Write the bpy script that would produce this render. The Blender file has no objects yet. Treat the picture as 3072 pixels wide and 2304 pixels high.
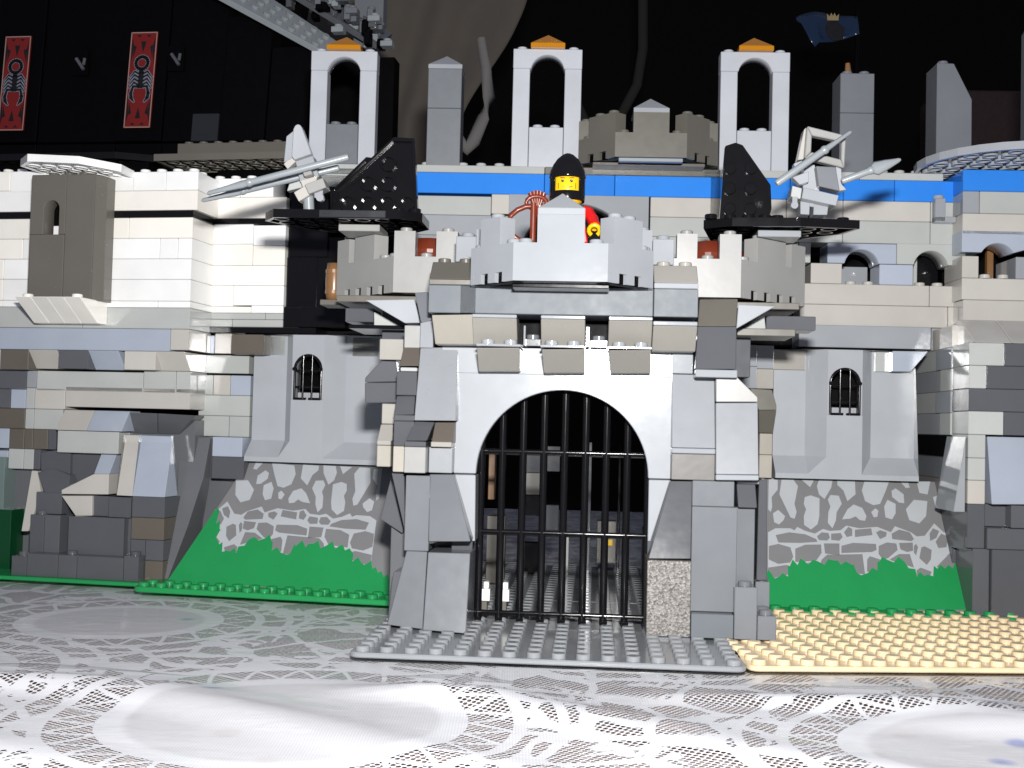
import bpy, bmesh, math, random
from mathutils import Vector, Matrix, Euler
random.seed(7)
S = 0.008                                   # one stud = 8 mm; all numbers below are in studs
scn = bpy.context.scene
col = scn.collection
# ------------------------------------------------------------------ camera
cam_d = bpy.data.cameras.new('camera'); cam = bpy.data.objects.new('camera', cam_d); col.objects.link(cam)
cam_d.sensor_width = 36; cam_d.lens = 36*1180/1024; cam_d.clip_start = .01; cam_d.clip_end = 20
cam.matrix_world = Matrix.Translation(Vector((0, -47.6, 9.56))*S) @ Euler((math.radians(92), 0, 0)).to_matrix().to_4x4() @ Matrix.Rotation(.025, 4, 'Z')
scn.camera = cam
scn.render.resolution_x, scn.render.resolution_y = 1024, 768
# ------------------------------------------------------------------ world: an almost dark room
wd = bpy.data.worlds.new('World'); scn.world = wd; wd.use_nodes = True
bg = wd.node_tree.nodes['Background']; bg.inputs[0].default_value = (.7, .75, 1, 1); bg.inputs[1].default_value = .17
# ------------------------------------------------------------------ the camera's own flash, a little above the lens
fl = bpy.data.lights.new('flash', 'AREA'); fl.shape = 'RECTANGLE'; fl.size = 3.2*S; fl.size_y = 1.6*S; fl.energy = 3.9; fl.color = (1, .985, .97)
flo = bpy.data.objects.new('flash', fl); col.objects.link(flo)
flo.matrix_world = Matrix.Translation(Vector((1.2, -47.4, 17.0))*S) @ Euler((math.radians(88), 0, 0)).to_matrix().to_4x4()
scn.view_settings.view_transform = 'Standard'; scn.view_settings.look = 'None'
scn.view_settings.exposure = 0; scn.view_settings.gamma = 1
scn.cycles.max_bounces = 8; scn.cycles.transparent_max_bounces = 16
scn.cycles.caustics_reflective = False; scn.cycles.caustics_refractive = False

# ------------------------------------------------------------------ materials
def nt(name):
    m = bpy.data.materials.new(name); m.use_nodes = True
    return m, m.node_tree, m.node_tree.nodes['Principled BSDF']
def N(t, kind, **kw):
    n = t.nodes.new(kind)
    for k, v in kw.items(): setattr(n, k, v)
    return n
def plastic(name, rgb, rough=.3, vary=.05, spec=.45, bump=.02, grime=.06):
    m, t, p = nt(name); L = t.links
    oi = N(t, 'ShaderNodeObjectInfo'); tc = N(t, 'ShaderNodeTexCoord')
    hs = N(t, 'ShaderNodeHueSaturation'); hs.inputs['Color'].default_value = (*rgb, 1)
    mr = N(t, 'ShaderNodeMapRange'); mr.inputs['To Min'].default_value = 1-vary; mr.inputs['To Max'].default_value = 1+vary
    L.new(oi.outputs['Random'], mr.inputs['Value'])
    ng = N(t, 'ShaderNodeTexNoise'); ng.inputs['Scale'].default_value = 60; ng.inputs['Detail'].default_value = 5
    L.new(tc.outputs['Object'], ng.inputs['Vector'])
    m2 = N(t, 'ShaderNodeMapRange'); m2.inputs['From Min'].default_value = .3; m2.inputs['From Max'].default_value = .7; m2.inputs['To Min'].default_value = 1-grime; m2.inputs['To Max'].default_value = 1+grime*.4
    L.new(ng.outputs['Fac'], m2.inputs['Value'])
    mu = N(t, 'ShaderNodeMath', operation='MULTIPLY'); L.new(mr.outputs[0], mu.inputs[0]); L.new(m2.outputs[0], mu.inputs[1]); L.new(mu.outputs[0], hs.inputs['Value'])
    L.new(hs.outputs[0], p.inputs['Base Color'])
    p.inputs['Specular IOR Level'].default_value = spec
    nr = N(t, 'ShaderNodeTexNoise'); nr.inputs['Scale'].default_value = 220; nr.inputs['Detail'].default_value = 3
    L.new(tc.outputs['Object'], nr.inputs['Vector'])
    m3 = N(t, 'ShaderNodeMapRange'); m3.inputs['To Min'].default_value = rough*.75; m3.inputs['To Max'].default_value = rough*1.25
    L.new(nr.outputs['Fac'], m3.inputs['Value']); L.new(m3.outputs[0], p.inputs['Roughness'])
    if bump:
        nb = N(t, 'ShaderNodeTexNoise'); nb.inputs['Scale'].default_value = 150; nb.inputs['Detail'].default_value = 2
        L.new(tc.outputs['Object'], nb.inputs['Vector'])
        bp = N(t, 'ShaderNodeBump'); bp.inputs['Strength'].default_value = bump; bp.inputs['Distance'].default_value = .002
        L.new(nb.outputs['Fac'], bp.inputs['Height']); L.new(bp.outputs[0], p.inputs['Normal'])
    return m
M = {}
M['W']  = plastic('white_plastic', (.90, .90, .885), .14)
M['WW'] = plastic('yellowed_white_plastic', (.90, .87, .80), .14)
M['LG'] = plastic('old_light_grey_plastic', (.42, .435, .42), .13)
M['LB'] = plastic('light_bluish_grey_plastic', (.30, .317, .338), .085)
M['LBs'] = plastic('satin_light_grey_plastic', (.25, .262, .28), .3)
M['LBw'] = plastic('pale_grey_plastic', (.36, .378, .40), .13, vary=.02)
M['LT'] = plastic('lifted_light_grey_plastic', (.44, .46, .495), .3, vary=.02)  # light grey lifted for the far towers to offset flash falloff
M['BL'] = plastic('pale_blue_grey_plastic', (.37, .41, .485), .14)
M['BE'] = plastic('yellowed_grey_plastic', (.475, .455, .42), .15)
M['CB'] = plastic('corbel_grey_plastic', (.27, .26, .235), .3)
M['BW'] = plastic('worn_pale_grey_plastic', (.295, .295, .286), .35)
M['CR'] = plastic('cream_grey_plastic', (.355, .332, .288), .3)
M['GS'] = plastic('scratched_grey_plastic', (.165, .158, .15), .35, spec=.2, bump=.06)
M['DB'] = plastic('dark_bluish_grey_plastic', (.092, .096, .106), .14, vary=.12)
M['DBl'] = plastic('slate_grey_plastic', (.158, .168, .182), .2, vary=.08)
M['DBm'] = plastic('scuffed_slate_plastic', (.135, .15, .166), .42, vary=.03, spec=.15, bump=.05)
M['DBp'] = plastic('pillar_grey_plastic', (.14, .15, .165), .38, vary=.04)
M['LP'] = plastic('panel_grey_plastic', (.365, .383, .408), .2, vary=.01)
M['BG'] = plastic('lowered_yellowed_grey_plastic', (.345, .33, .30), .2)  # yellowed grey darkened against overexposure by the near flash
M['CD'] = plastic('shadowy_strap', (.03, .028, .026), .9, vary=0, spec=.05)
M['TG'] = plastic('turret_grey_plastic', (.135, .125, .11), .25, vary=.02)
M['ST'] = plastic('pale_strap', (.22, .21, .2), .8, vary=0, spec=.1)
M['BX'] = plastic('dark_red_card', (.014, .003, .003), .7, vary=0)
M['BY'] = plastic('olive_label', (.025, .022, .006), .5, vary=0)
M['DBs'] = plastic('rock_grey_plastic', (.125, .13, .14), .2)
M['DG'] = plastic('old_dark_grey_plastic', (.12, .112, .095), .34)
M['BR'] = plastic('brownish_grey_plastic', (.115, .10, .083), .36)
M['K']  = plastic('black_plastic', (.006, .006, .007), .13, vary=0, spec=.3, bump=.01)
M['KM'] = plastic('black_satin_plastic', (.0015, .0015, .002), .5, vary=0, spec=.06)
M['BU'] = plastic('blue_plastic', (.03, .21, .70), .14, vary=.06)
M['GR'] = plastic('green_plastic', (.015, .265, .075), .3, vary=.02)
M['GD'] = plastic('dark_green_plastic', (.004, .05, .018), .2)
M['GL'] = plastic('grey_green_gloss_plastic', (.14, .19, .18), .15)
M['TN'] = plastic('tan_plastic', (.70, .56, .36), .2, vary=.02)
M['BP'] = plastic('baseplate_grey_plastic', (.25, .262, .275), .16, vary=.02)
M['RB'] = plastic('reddish_brown_plastic', (.16, .028, .012), .28)
M['WD'] = plastic('light_brown_plastic', (.22, .11, .045), .3)
M['RE'] = plastic('red_plastic', (.62, .012, .012), .3)
M['YE'] = plastic('yellow_plastic', (.72, .44, .01), .25, vary=0)
M['SI'] = plastic('flat_silver_plastic', (.26, .285, .30), .3)
M['PB'] = plastic('print_brown', (.09, .03, .01), .4, vary=0)
M['PK'] = plastic('print_black', (.006, .006, .008), .4, vary=0)
M['PR'] = plastic('banner_red', (.165, .01, .008), .35, vary=.02)
M['PW'] = plastic('banner_pale_line', (.3, .22, .19), .4, vary=0)
M['PG'] = plastic('banner_grey_line', (.2, .23, .28), .4, vary=0)
M['SG'] = plastic('print_stone_grey', (.205, .205, .21), .34, vary=0)
M['SL'] = plastic('print_stone_light', (.44, .465, .485), .34, vary=0)
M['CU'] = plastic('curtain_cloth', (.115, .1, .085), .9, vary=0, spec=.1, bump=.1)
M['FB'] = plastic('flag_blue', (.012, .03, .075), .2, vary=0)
M['GO'] = plastic('flag_gold', (.35, .26, .12), .4, vary=0)
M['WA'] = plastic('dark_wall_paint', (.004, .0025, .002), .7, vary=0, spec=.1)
M['IR'] = plastic('dull_iron', (.02, .022, .026), .3, vary=0)
def trans_orange():
    m, t, p = nt('transparent_orange_plastic')
    p.inputs['Base Color'].default_value = (.85, .33, .01, 1); p.inputs['Roughness'].default_value = .12
    p.inputs['Transmission Weight'].default_value = .45
    return m
M['OR'] = trans_orange()
def speckle():
    m, t, p = nt('speckled_silver_plastic'); L = t.links
    tc = N(t, 'ShaderNodeTexCoord'); v = N(t, 'ShaderNodeTexVoronoi'); v.inputs['Scale'].default_value = 1500
    L.new(tc.outputs['Object'], v.inputs['Vector'])
    r = N(t, 'ShaderNodeValToRGB'); r.color_ramp.elements[0].position = .15; r.color_ramp.elements[0].color = (.085, .08, .075, 1)
    r.color_ramp.elements[1].position = .95; r.color_ramp.elements[1].color = (.27, .255, .24, 1)
    L.new(v.outputs['Color'], r.inputs['Fac']); L.new(r.outputs[0], p.inputs['Base Color'])
    p.inputs['Metallic'].default_value = .25; p.inputs['Roughness'].default_value = .55; p.inputs['Specular IOR Level'].default_value = .3
    b = N(t, 'ShaderNodeBump'); b.inputs['Strength'].default_value = .5; b.inputs['Distance'].default_value = .0002
    L.new(v.outputs['Distance'], b.inputs['Height']); L.new(b.outputs[0], p.inputs['Normal'])
    return m
M['SP'] = speckle()

# ------------------------------------------------------------------ frames and mesh builder
class Fr:                                    # a placed frame: u along, n towards the viewer's side, z up
    def __init__(s, o, U, Nn, Z): s.o, s.U, s.N, s.Z = Vector(o), Vector(U), Vector(Nn), Vector(Z)
    def P(s, u, n, z): return s.o + s.U*u + s.N*n + s.Z*z
def wall_frame(o, yaw):
    a = math.radians(yaw)
    return Fr((o[0], o[1], 0), (math.cos(a), -math.sin(a), 0), (-math.sin(a), -math.cos(a), 0), (0, 0, 1))
WORLD = Fr((0, 0, 0), (1, 0, 0), (0, 1, 0), (0, 0, 1))
class MB:
    def __init__(s): s.v, s.f, s.sm = [], [], []
    def add(s, verts, faces, smooth=False):
        b = len(s.v); s.v += [Vector(q) for q in verts]; s.f += [tuple(b+i for i in q) for q in faces]; s.sm += [smooth]*len(faces)
    def box(s, F, u0, u1, n0, n1, z0, z1):
        c = [F.P(u, n, z) for z in (z0, z1) for n in (n0, n1) for u in (u0, u1)]
        s.add(c, [(0, 2, 3, 1), (4, 5, 7, 6), (0, 1, 5, 4), (2, 6, 7, 3), (0, 4, 6, 2), (1, 3, 7, 5)])
    def prism(s, F, poly, nf, nback, flip=False):           # poly in (u, z); nf a number or a function of (u, z)
        g = nf if callable(nf) else (lambda u, z: nf)
        k = len(poly)
        fr = [F.P(u, g(u, z), z) for u, z in poly]; bk = [F.P(u, nback, z) for u, z in poly]
        s.add(fr+bk, [tuple(range(k)), tuple(range(2*k-1, k-1, -1))]+[(i, i+k, (i+1) % k+k, (i+1) % k) for i in range(k)])
    def cyl(s, F, u, n, z0, z1, r, k=14, r1=None, cap=True):
        r1 = r if r1 is None else r1
        a = [(math.cos(2*math.pi*i/k), math.sin(2*math.pi*i/k)) for i in range(k)]
        vs = [F.P(u+r*c, n+r*d, z0) for c, d in a]+[F.P(u+r1*c, n+r1*d, z1) for c, d in a]
        s.add(vs, [(i, (i+1) % k, (i+1) % k+k, i+k) for i in range(k)], True)
        if cap: s.add(vs[k:], [tuple(range(k))]); s.add(vs[:k], [tuple(range(k-1, -1, -1))])
    def stud(s, F, u, n, z):
        s.cyl(F, u, n, z-.02, z+.17, .3, 14, .3); s.cyl(F, u, n, z+.17, z+.205, .3, 14, .265)
    def tube(s, pts, r, k=8, cap=True):
        pts = [Vector(p) for p in pts]; rs = r if isinstance(r, (list, tuple)) else [r]*len(pts)
        rings = []
        up = Vector((.13, .31, .94))
        for i, p in enumerate(pts):
            d = (pts[min(i+1, len(pts)-1)]-pts[max(i-1, 0)]).normalized()
            x = d.cross(up).normalized() if abs(d.dot(up)) < .97 else d.cross(Vector((1, 0, 0))).normalized()
            y = d.cross(x)
            rings.append([p+(x*math.cos(2*math.pi*j/k)+y*math.sin(2*math.pi*j/k))*rs[i] for j in range(k)])
        b = len(pts)
        s.add([q for rr in rings for q in rr], [(i*k+j, i*k+(j+1) % k, (i+1)*k+(j+1) % k, (i+1)*k+j) for i in range(b-1) for j in range(k)], True)
        if cap: s.add(rings[0], [tuple(range(k))]); s.add(rings[-1], [tuple(range(k-1, -1, -1))])
    def ring(s, F, a, b, c0, c1, ro, ri, k=14):             # an open tube, axis along Z of the frame
        an = [(math.cos(2*math.pi*i/k), math.sin(2*math.pi*i/k)) for i in range(k)]
        vs = [F.P(a+r*x, b+r*y, c) for r, c in ((ro, c0), (ro, c1), (ri, c1), (ri, c0)) for x, y in an]
        s.add(vs, [(m*k+i, m*k+(i+1) % k, ((m+1) % 4)*k+(i+1) % k, ((m+1) % 4)*k+i) for m in range(4) for i in range(k)], False)
    def build(s, name, mat, parent=None, bevel=0, keep_normals=False):
        me = bpy.data.meshes.new(name)
        off = parent['_o'] if parent and '_o' in parent else (0, 0, 0)
        off = Vector(off)
        bm = bmesh.new(); vs = [bm.verts.new((v-off)*S) for v in s.v]
        for f, q in zip(s.f, s.sm):
            try: fc = bm.faces.new([vs[i] for i in f]); fc.smooth = q
            except ValueError: pass
        if bevel:
            bmesh.ops.remove_doubles(bm, verts=bm.verts, dist=1e-6)
            bmesh.ops.recalc_face_normals(bm, faces=bm.faces)
            bmesh.ops.bevel(bm, geom=bm.edges[:], offset=bevel*S, segments=1, affect='EDGES', clamp_overlap=True)
        elif not keep_normals: bmesh.ops.recalc_face_normals(bm, faces=bm.faces)
        bm.to_mesh(me); bm.free()
        me.materials.append(M[mat])
        o = bpy.data.objects.new(name, me); col.objects.link(o)
        if parent: o.parent = parent; o['_o'] = tuple(off)
        PARTS.append(o)
        return o
ROOTS = []; PARTS = []
def thing(name, label, cat, loc, group=None):
    e = bpy.data.objects.new(name, None); col.objects.link(e); e.location = Vector(loc)*S; e.empty_display_size = .01
    e['_o'] = tuple(float(x) for x in loc); e['label'] = label; e['category'] = cat
    if group: e['group'] = group
    ROOTS.append(e)
    return e
def tag(o, label=None, cat=None, group=None, kind=None):
    for k, v in (('label', label), ('category', cat), ('group', group), ('kind', kind)):
        if v: o[k] = v
    return o
WALLS = {"LA":((-24.136,21.753),11.00), "BK":((5.121,20.427),2.00), "RT":((26.615,18.007),2.00), "RB":((24.691,13.906),2.00), "G":((2.258,6.923),4.00), "BC":((-25.697,36.461),8.00)}
PIECES = [
 ("wing","LA","brick","WW",(-10.2,22.9,-6.49,24.07),0,0,2.9,1),
 ("wing","LA","brick","W",(-6.49,22.79,-2.68,24.07),0,0,2.9,1),
 ("wing","LA","brick","W",(-2.68,22.79,1.55,23.91),0,0,2.9,1),
 ("wing","LA","brick","W",(1.55,22.79,3.64,23.91),0,0,2.9,1),
 ("wing","LA","brick","W",(3.64,22.79,5.68,23.91),0,0,2.9,1),
 ("wing","LA","brick","W",(-10.2,21.62,-2.86,22.9),0,0,2.9,0),
 ("wing","LA","brick","WW",(-2.86,21.62,5.68,22.79),0,0,2.9,0),
 ("wing","LA","plate","K",(-10.04,21.2,-1.7,21.62),0,0,2.9,0),
 ("wing","LA","plate","K",(-1.7,21.2,5.43,21.62),0,0,2.9,0),
 ("wing","LA","brick","WW",(-10.04,19.98,-4.35,21.2),0,0,2.9,0),
 ("wing","LA","brick","WW",(-4.35,19.98,1.39,21.2),0,0,2.9,0),
 ("wing","LA","brick","WW",(1.39,19.98,5.43,21.2),0,0,2.9,0),
 ("wing","LA","brick","WW",(-10.04,18.77,-5.47,19.98),0,0,2.9,0),
 ("wing","LA","brick","W",(-5.47,18.77,-1.96,19.98),0,0,2.9,0),
 ("wing","LA","brick","W",(-1.96,18.77,3.4,19.98),0,0,2.9,0),
 ("wing","LA","brick","W",(3.4,18.77,4.54,19.98),0,0,2.9,0),
 ("wing","LA","brick","W",(4.54,18.77,5.43,19.98),0,0,2.9,0),
 ("wing","LA","brick","WW",(-10.04,17.56,-6.69,18.77),0,0,2.9,0),
 ("wing","LA","brick","W",(-6.69,17.56,-0.2,18.77),0,0,2.9,0),
 ("wing","LA","brick","W",(-0.2,17.56,5.43,18.77),0,0,2.9,0),
 ("wing","LA","brick","WW",(-9.82,16.29,-6.69,17.56),0,0,2.9,0),
 ("wing","LA","brick","W",(-6.69,16.29,-1.08,17.56),0,0,2.9,0),
 ("wing","LA","brick","W",(-1.08,16.29,5.43,17.56),0,0,2.9,0),
 ("wing","LA","plate","WW",(-9.82,15.9,-6.69,16.29),0,0,2.9,0),
 ("wing","LA","plate","W",(-6.69,15.9,-1.08,16.29),0,0,2.9,0),
 ("wing","LA","plate","W",(-1.08,15.9,3.4,16.29),0,0,2.9,0),
 ("wing","LA","plate","W",(3.4,15.9,5.43,16.29),0,0,2.9,0),
 ("wing","LA","brick","LG",(-9.82,14.66,-1.38,15.9),0,0,2.9,0),
 ("wing","LA","brick","LG",(-1.38,14.66,5.43,15.9),0,0,2.9,0),
 ("wing","LA","brick","BL",(-9.82,13.35,4.27,14.66),0,0,2.9,0),
 ("wing","LA","brick","BE",(4.27,13.43,5.43,14.66),0,0,2.9,0),
 ("wing","LA","brick","LG",(-9.69,12.14,-6.69,13.35),0,0,2.9,0),
 ("wing","LA","brick","BR",(-6.69,12.14,-4.8,13.35),0,0,2.9,0),
 ("wing","LA","slope","BE",(-4.89,12.24,-2.97,13.35),-0.9,0,2.9,0),
 ("wing","LA","brick","DB",(-2.86,12.24,-0.89,13.35),0,0,2.9,0),
 ("wing","LA","slope","BL",(-1.08,12.24,1.02,13.35),-0.9,0,2.9,0),
 ("wing","LA","brick","BE",(1.39,12.24,3.4,13.35),0,0,2.9,0),
 ("wing","LA","slope","BE",(3.12,12.24,5.18,13.35),-0.9,0,2.9,0),
 ("wing","LA","brick","DB",(-10.2,10.93,-7.89,12.14),-0.9,-0.9,2.2,0),
 ("wing","LA","brick","DB",(-7.89,10.93,-5.47,12.24),-0.9,-0.9,2.2,0),
 ("wing","LA","brick","LB",(-5.47,11.09,-4.8,12.14),-0.9,-0.9,2.2,0),
 ("wing","LA","brick","LG",(-4.8,10.93,2.18,12.14),-0.9,-0.9,2.2,0),
 ("wing","LA","brick","LG",(2.18,10.93,4.27,12.24),-0.9,-0.9,2.2,0),
 ("wing","LA","brick","LG",(4.27,10.93,5.18,12.24),-0.9,-0.9,2.2,0),
 ("wing","LA","brick","DB",(-10.2,9.69,-8.3,11.09),-0.9,-0.9,2.2,0),
 ("wing","LA","brick","DB",(-8.3,9.83,-6.49,11.09),-0.9,-0.9,2.2,0),
 ("wing","LA","brick","BL",(-6.49,9.83,-5.47,11.09),-0.9,-0.9,2.2,0),
 ("wing","LA","brick","LG",(-5.47,9.83,-4.89,11.09),-0.9,-0.9,2.2,0),
 ("wing","LA","brick","BE",(-4.89,9.83,-2.86,11.09),-0.9,-0.9,2.2,0),
 ("wing","LA","brick","BE",(-2.86,10,5.18,11.23),-0.9,-0.9,2.2,0),
 ("wing","LA","brick","BR",(-10.2,8.44,-7.89,9.69),-0.9,-0.9,2.2,0),
 ("wing","LA","brick","BR",(-7.89,8.61,-5.47,9.83),-0.9,-0.9,2.2,0),
 ("wing","LA","brick","LG",(-5.47,8.61,-4.89,9.83),-0.9,-0.9,2.2,0),
 ("wing","LA","brick","LG",(-4.89,8.61,-2.97,9.83),-0.9,-0.9,2.2,0),
 ("wing","LA","slope","BE",(-2.86,8.61,-0.89,9.83),0,-0.9,2.2,0),
 ("wing","LA","slope","BL",(-0.89,8.61,1.39,9.83),0,-0.9,2.2,0),
 ("wing","LA","slope","DB",[(1.19,9.76),(3.14,9.74),(2.83,8.51),(1.22,8.51)],-1.6,-0.9,1.4,0),
 ("wing","LA","slope","DB",[(3.17,9.74),(5.53,9.67),(4.24,8.52),(2.86,8.51)],-1.6,-0.9,1.4,0),
 ("wing","LA","brick","BL",(-10.2,7.27,-7.64,8.61),-0.9,-0.9,2.2,0),
 ("wing","LA","brick","BL",(-7.64,7.4,-6.49,8.61),-0.9,-0.9,2.2,0),
 ("wing","LA","brick","BR",(-6.49,7.4,-5.47,8.61),-0.9,-0.9,2.2,0),
 ("wing","LA","brick","BR",(-5.47,7.4,-4.89,8.61),-0.9,-0.9,2.2,0),
 ("wing","LA","brick","BR",(-4.89,7.4,-3.9,8.61),-0.9,-0.9,2.2,0),
 ("wing","LA","brick","DB",(-3.9,7.4,-3.36,8.61),-0.9,-0.9,2.2,0),
 ("wing","LA","brick","LG",(-2.97,7.27,1.02,8.61),-0.4,-0.4,2.6,0),
 ("wing","LA","brick","BL",(-10.04,6.18,-6.49,7.27),-0.9,-0.9,2.2,0),
 ("wing","LA","brick","LG",(-6.49,6.18,-5.47,7.4),-0.9,-0.9,2.2,0),
 ("wing","LA","brick","LG",(-5.47,6.18,-4.8,7.4),-0.9,-0.9,2.2,0),
 ("wing","LA","brick","DB",(-4.8,6.18,-4.35,7.4),-0.9,-0.9,2.2,0),
 ("wing","LA","slope","BE",[(1.16,8.44),(2.19,8.44),(2.72,4.93),(1.72,4.94)],0.9,-0.9,1.6,0),
 ("wing","LA","slope","BL",[(2.18,8.44),(4.21,8.43),(4.74,4.93),(2.7,4.93)],0.9,-0.9,1.6,0),
 ("wing","LA","slope","DBs",[(3.94,8.45),(5.96,8.42),(5.97,6.04),(5.53,3.12),(4.9,0.13),(4.58,0.12),(3.92,3.67),(4.51,4.82)],0.6,-2.2,3,0),
 ("wing","LA","wedge","DB",[(-4.34,7.23),(-3.4,7.38),(-2.38,7.4),(-2.36,5.95),(-4.28,5.89)],-0.9,-0.9,1.5,0),
 ("wing","LA","wedge","DB",[(-4.38,6.01),(-3.45,6.32),(-2.16,5.93),(-1.77,4.93),(-3.27,4.88)],0.2,-0.9,1.5,0),
 ("wing","LA","wedge","DB",[(-2.55,7.27),(-0.55,7.25),(-0.99,6.02),(-2.51,5.16)],-1.2,-1.2,1,0),
 ("wing","LA","slope","BL",[(-0.37,7.26),(0.65,7.29),(0.54,6.1),(-0.46,6.07)],-0.3,-0.9,1.6,0),
 ("wing","LA","wedge","BE",[(-2.22,5.09),(-0.17,6.1),(0.81,6.13),(0.83,4.93),(-2.21,4.85)],0.2,0.2,2,0),
 ("wing","LA","wedge","BE",[(-2.14,4.77),(-0.14,4.84),(-0.11,3.66),(-1.17,3.61)],0.3,0.3,2,0),
 ("wing","LA","wedge","BE",[(-4.84,6.14),(-4.45,6.13),(-3.91,4.91),(-4.14,2.59),(-4.58,2.57)],0.4,-0.8,1.6,0),
 ("wing","LA","brick","DB",(-3.9,3.64,-2.21,4.94),0.1,0.1,2.5,0),
 ("wing","LA","brick","DB",(-0.2,3.64,0.82,4.84),0.1,0.1,2.5,0),
 ("wing","LA","brick","DB",(1.02,3.64,2.45,4.84),0.5,0.5,2.5,0),
 ("wing","LA","brick","DB",(2.71,3.75,4.76,4.94),0.9,0.9,3.3,0),
 ("wing","LA","brick","BR",(2.71,2.49,4.76,3.75),0.9,0.9,3.3,0),
 ("wing","LA","brick","DB",(-3.9,0.93,-2.97,3.64),0.6,0.6,3,1),
 ("wing","LA","brick","DB",(-2.97,0.93,-1.96,3.64),0.6,0.6,3,0),
 ("wing","LA","brick","DB",(-2.68,0.93,-2.21,4.84),-0.6,-0.6,1.8,0),
 ("wing","LA","brick","DB",(-1.38,1.14,2.18,3.64),0.7,0.7,3,0),
 ("wing","LA","brick","DB",(1.93,1.14,2.45,3.64),0.2,0.2,2.5,0),
 ("wing","LA","brick","DB",(-4.35,-0.2,-3.36,1.31),1.6,1.6,4,3),
 ("wing","LA","brick","DB",(-3.36,-0.2,-1.38,1.49),1.6,1.6,4,0),
 ("wing","LA","brick","DB",(-1.38,-0.03,-0.2,1.49),1.6,1.6,4,3),
 ("wing","LA","brick","DB",(-0.2,-0.03,2.71,1.49),1.6,1.6,4,0),
 ("wing","LA","brick","DB",(2.71,0.13,3.64,1.62),1.6,1.6,4,3),
 ("wing","LA","brick","DB",(3.64,1.31,4.76,2.49),0.9,0.9,3.3,0),
 ("wing","LA","brick","DB",(2.71,1.31,3.64,2.49),0.9,0.9,3.3,0),
 ("wing","LA","brick","BR",(3.64,0.13,4.76,1.31),0.9,0.9,3.3,0),
 ("wing","LA","panel","GD",(-9.48,-0.2,-5.8,3.75),-0.4,-0.4,2,0),
 ("wing","LA","panel","GL",(-9.82,3.64,-6.49,6.88),-0.6,-0.6,2,0),
 ("wing","LA","brick","W",(4.94,22.9,7,24.07),-2.9,-2.9,2,1),
 ("wing","LA","brick","W",(7,22.9,9.13,24.07),-2.9,-2.9,2,1),
 ("wing","LA","brick","WW",(4.94,21.62,10,22.9),-2.9,-2.9,2,0),
 ("wing","LA","plate","K",(4.76,21.28,10,21.62),-2.9,-2.9,2,0),
 ("wing","LA","brick","W",(4.76,20.07,7.94,21.28),-2.9,-2.9,2,0),
 ("wing","LA","brick","W",(7.94,19.98,10,21.2),-2.9,-2.9,2,0),
 ("wing","LA","brick","WW",(4.76,18.77,7.94,20.07),-2.9,-2.9,2,0),
 ("wing","LA","brick","WW",(7.94,18.77,10,19.98),-2.9,-2.9,2,0),
 ("wing","LA","brick","WW",(4.76,17.56,10,18.77),-2.9,-2.9,2,0),
 ("wing","LA","brick","WW",(4.76,16.29,6.78,17.56),-2.9,-2.9,2,0),
 ("wing","LA","brick","W",(6.78,16.35,10,17.56),-2.9,-2.9,2,0),
 ("wing","LA","plate","WW",(4.76,15.9,7.94,16.29),-2.9,-2.9,2,0),
 ("wing","LA","plate","W",(7.94,15.9,10,16.35),-2.9,-2.9,2,0),
 ("wing","LA","plate","LG",(4.76,15.51,8.87,15.9),-2.9,-2.9,2,0),
 ("wing","LA","plate","LG",(8.87,15.51,10,15.9),-2.9,-2.9,2,0),
 ("wing","LA","plate","LG",(4.76,15.05,6.78,15.51),-2.9,-2.9,2,0),
 ("wing","LA","plate","LG",(6.78,15.05,10,15.51),-2.9,-2.9,2,0),
 ("wing","LA","plate","K",(4.76,14.66,12.17,15.05),-2.7,-2.7,3,0),
 ("wing","LA","brick","BL",(4.76,13.43,5.68,14.53),-2.9,-2.9,2,0),
 ("wing","LA","brick","BE",(5.68,13.43,6.78,14.66),-2.9,-2.9,2,0),
 ("wing","LA","brick","BR",(7.25,13.35,9.3,14.53),-1.8,-1.8,3,0),
 ("wing","LA","brick","LG",(9.13,13.35,10.24,14.53),-2.9,-2.9,2,0),
 ("wing","LA","brick","LG",(4.76,12.24,7.94,13.35),-2.9,-2.9,2,0),
 ("wing","LA","brick","LG",(4.94,10.93,5.68,12.14),-2.9,-2.9,2,0),
 ("wing","LA","brick","BE",(5.68,10.93,6.78,12.14),-2.9,-2.9,2,0),
 ("wing","LA","brick","BL",(6.78,10.93,8.08,12.14),-2.9,-2.9,2,0),
 ("wing","LA","brick","LG",(4.76,9.69,8.08,10.93),-2.9,-2.9,2,0),
 ("wing","LA","brick","LG",(4.54,8.44,6.78,9.69),-2.9,-2.9,2,0),
 ("wing","LA","brick","LG",(6.78,8.44,8.08,9.69),-2.9,-2.9,2,0),
 ("wing","LA","brick","BL",(6.16,7.27,8.08,8.44),-2,-2,3,0),
 ("wing","LA","brick","DB",(6.16,5.96,8.21,7.27),-2,-2,3,0),
 ("wing","LA","brick","K",(10,19.32,12.5,23.58),-3.3,-3.3,2,0),
 ("wing","LA","brick","K",(10,15.05,13.88,19.32),-3.3,-3.3,2,0),
 ("wing","LA","brick","K",(10,16.29,11.92,19.32),-3.2,-3.2,2,0),
 ("wing","LA","brick","K",(11.92,16.29,13.88,20.57),-3.5,-3.5,2,0),
 ("wing","LA","brick","K",(10,15.05,12.97,16.29),-2.9,-2.9,2,0),
 ("wing","LA","brick","K",(11.05,15.05,14,16.29),-2.6,-2.6,2,0),
 ("wing","LA","brick","LG",(14.37,13.35,16.03,14.53),-2.9,-2.9,2,0),
 ("keep","BK","plate","LG",(-16.77,23.95,-14.53,24.36),0,0,2,1),
 ("keep","BK","plate","LG",(-11.02,24.2,-3.53,24.64),0,0,2,1),
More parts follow.
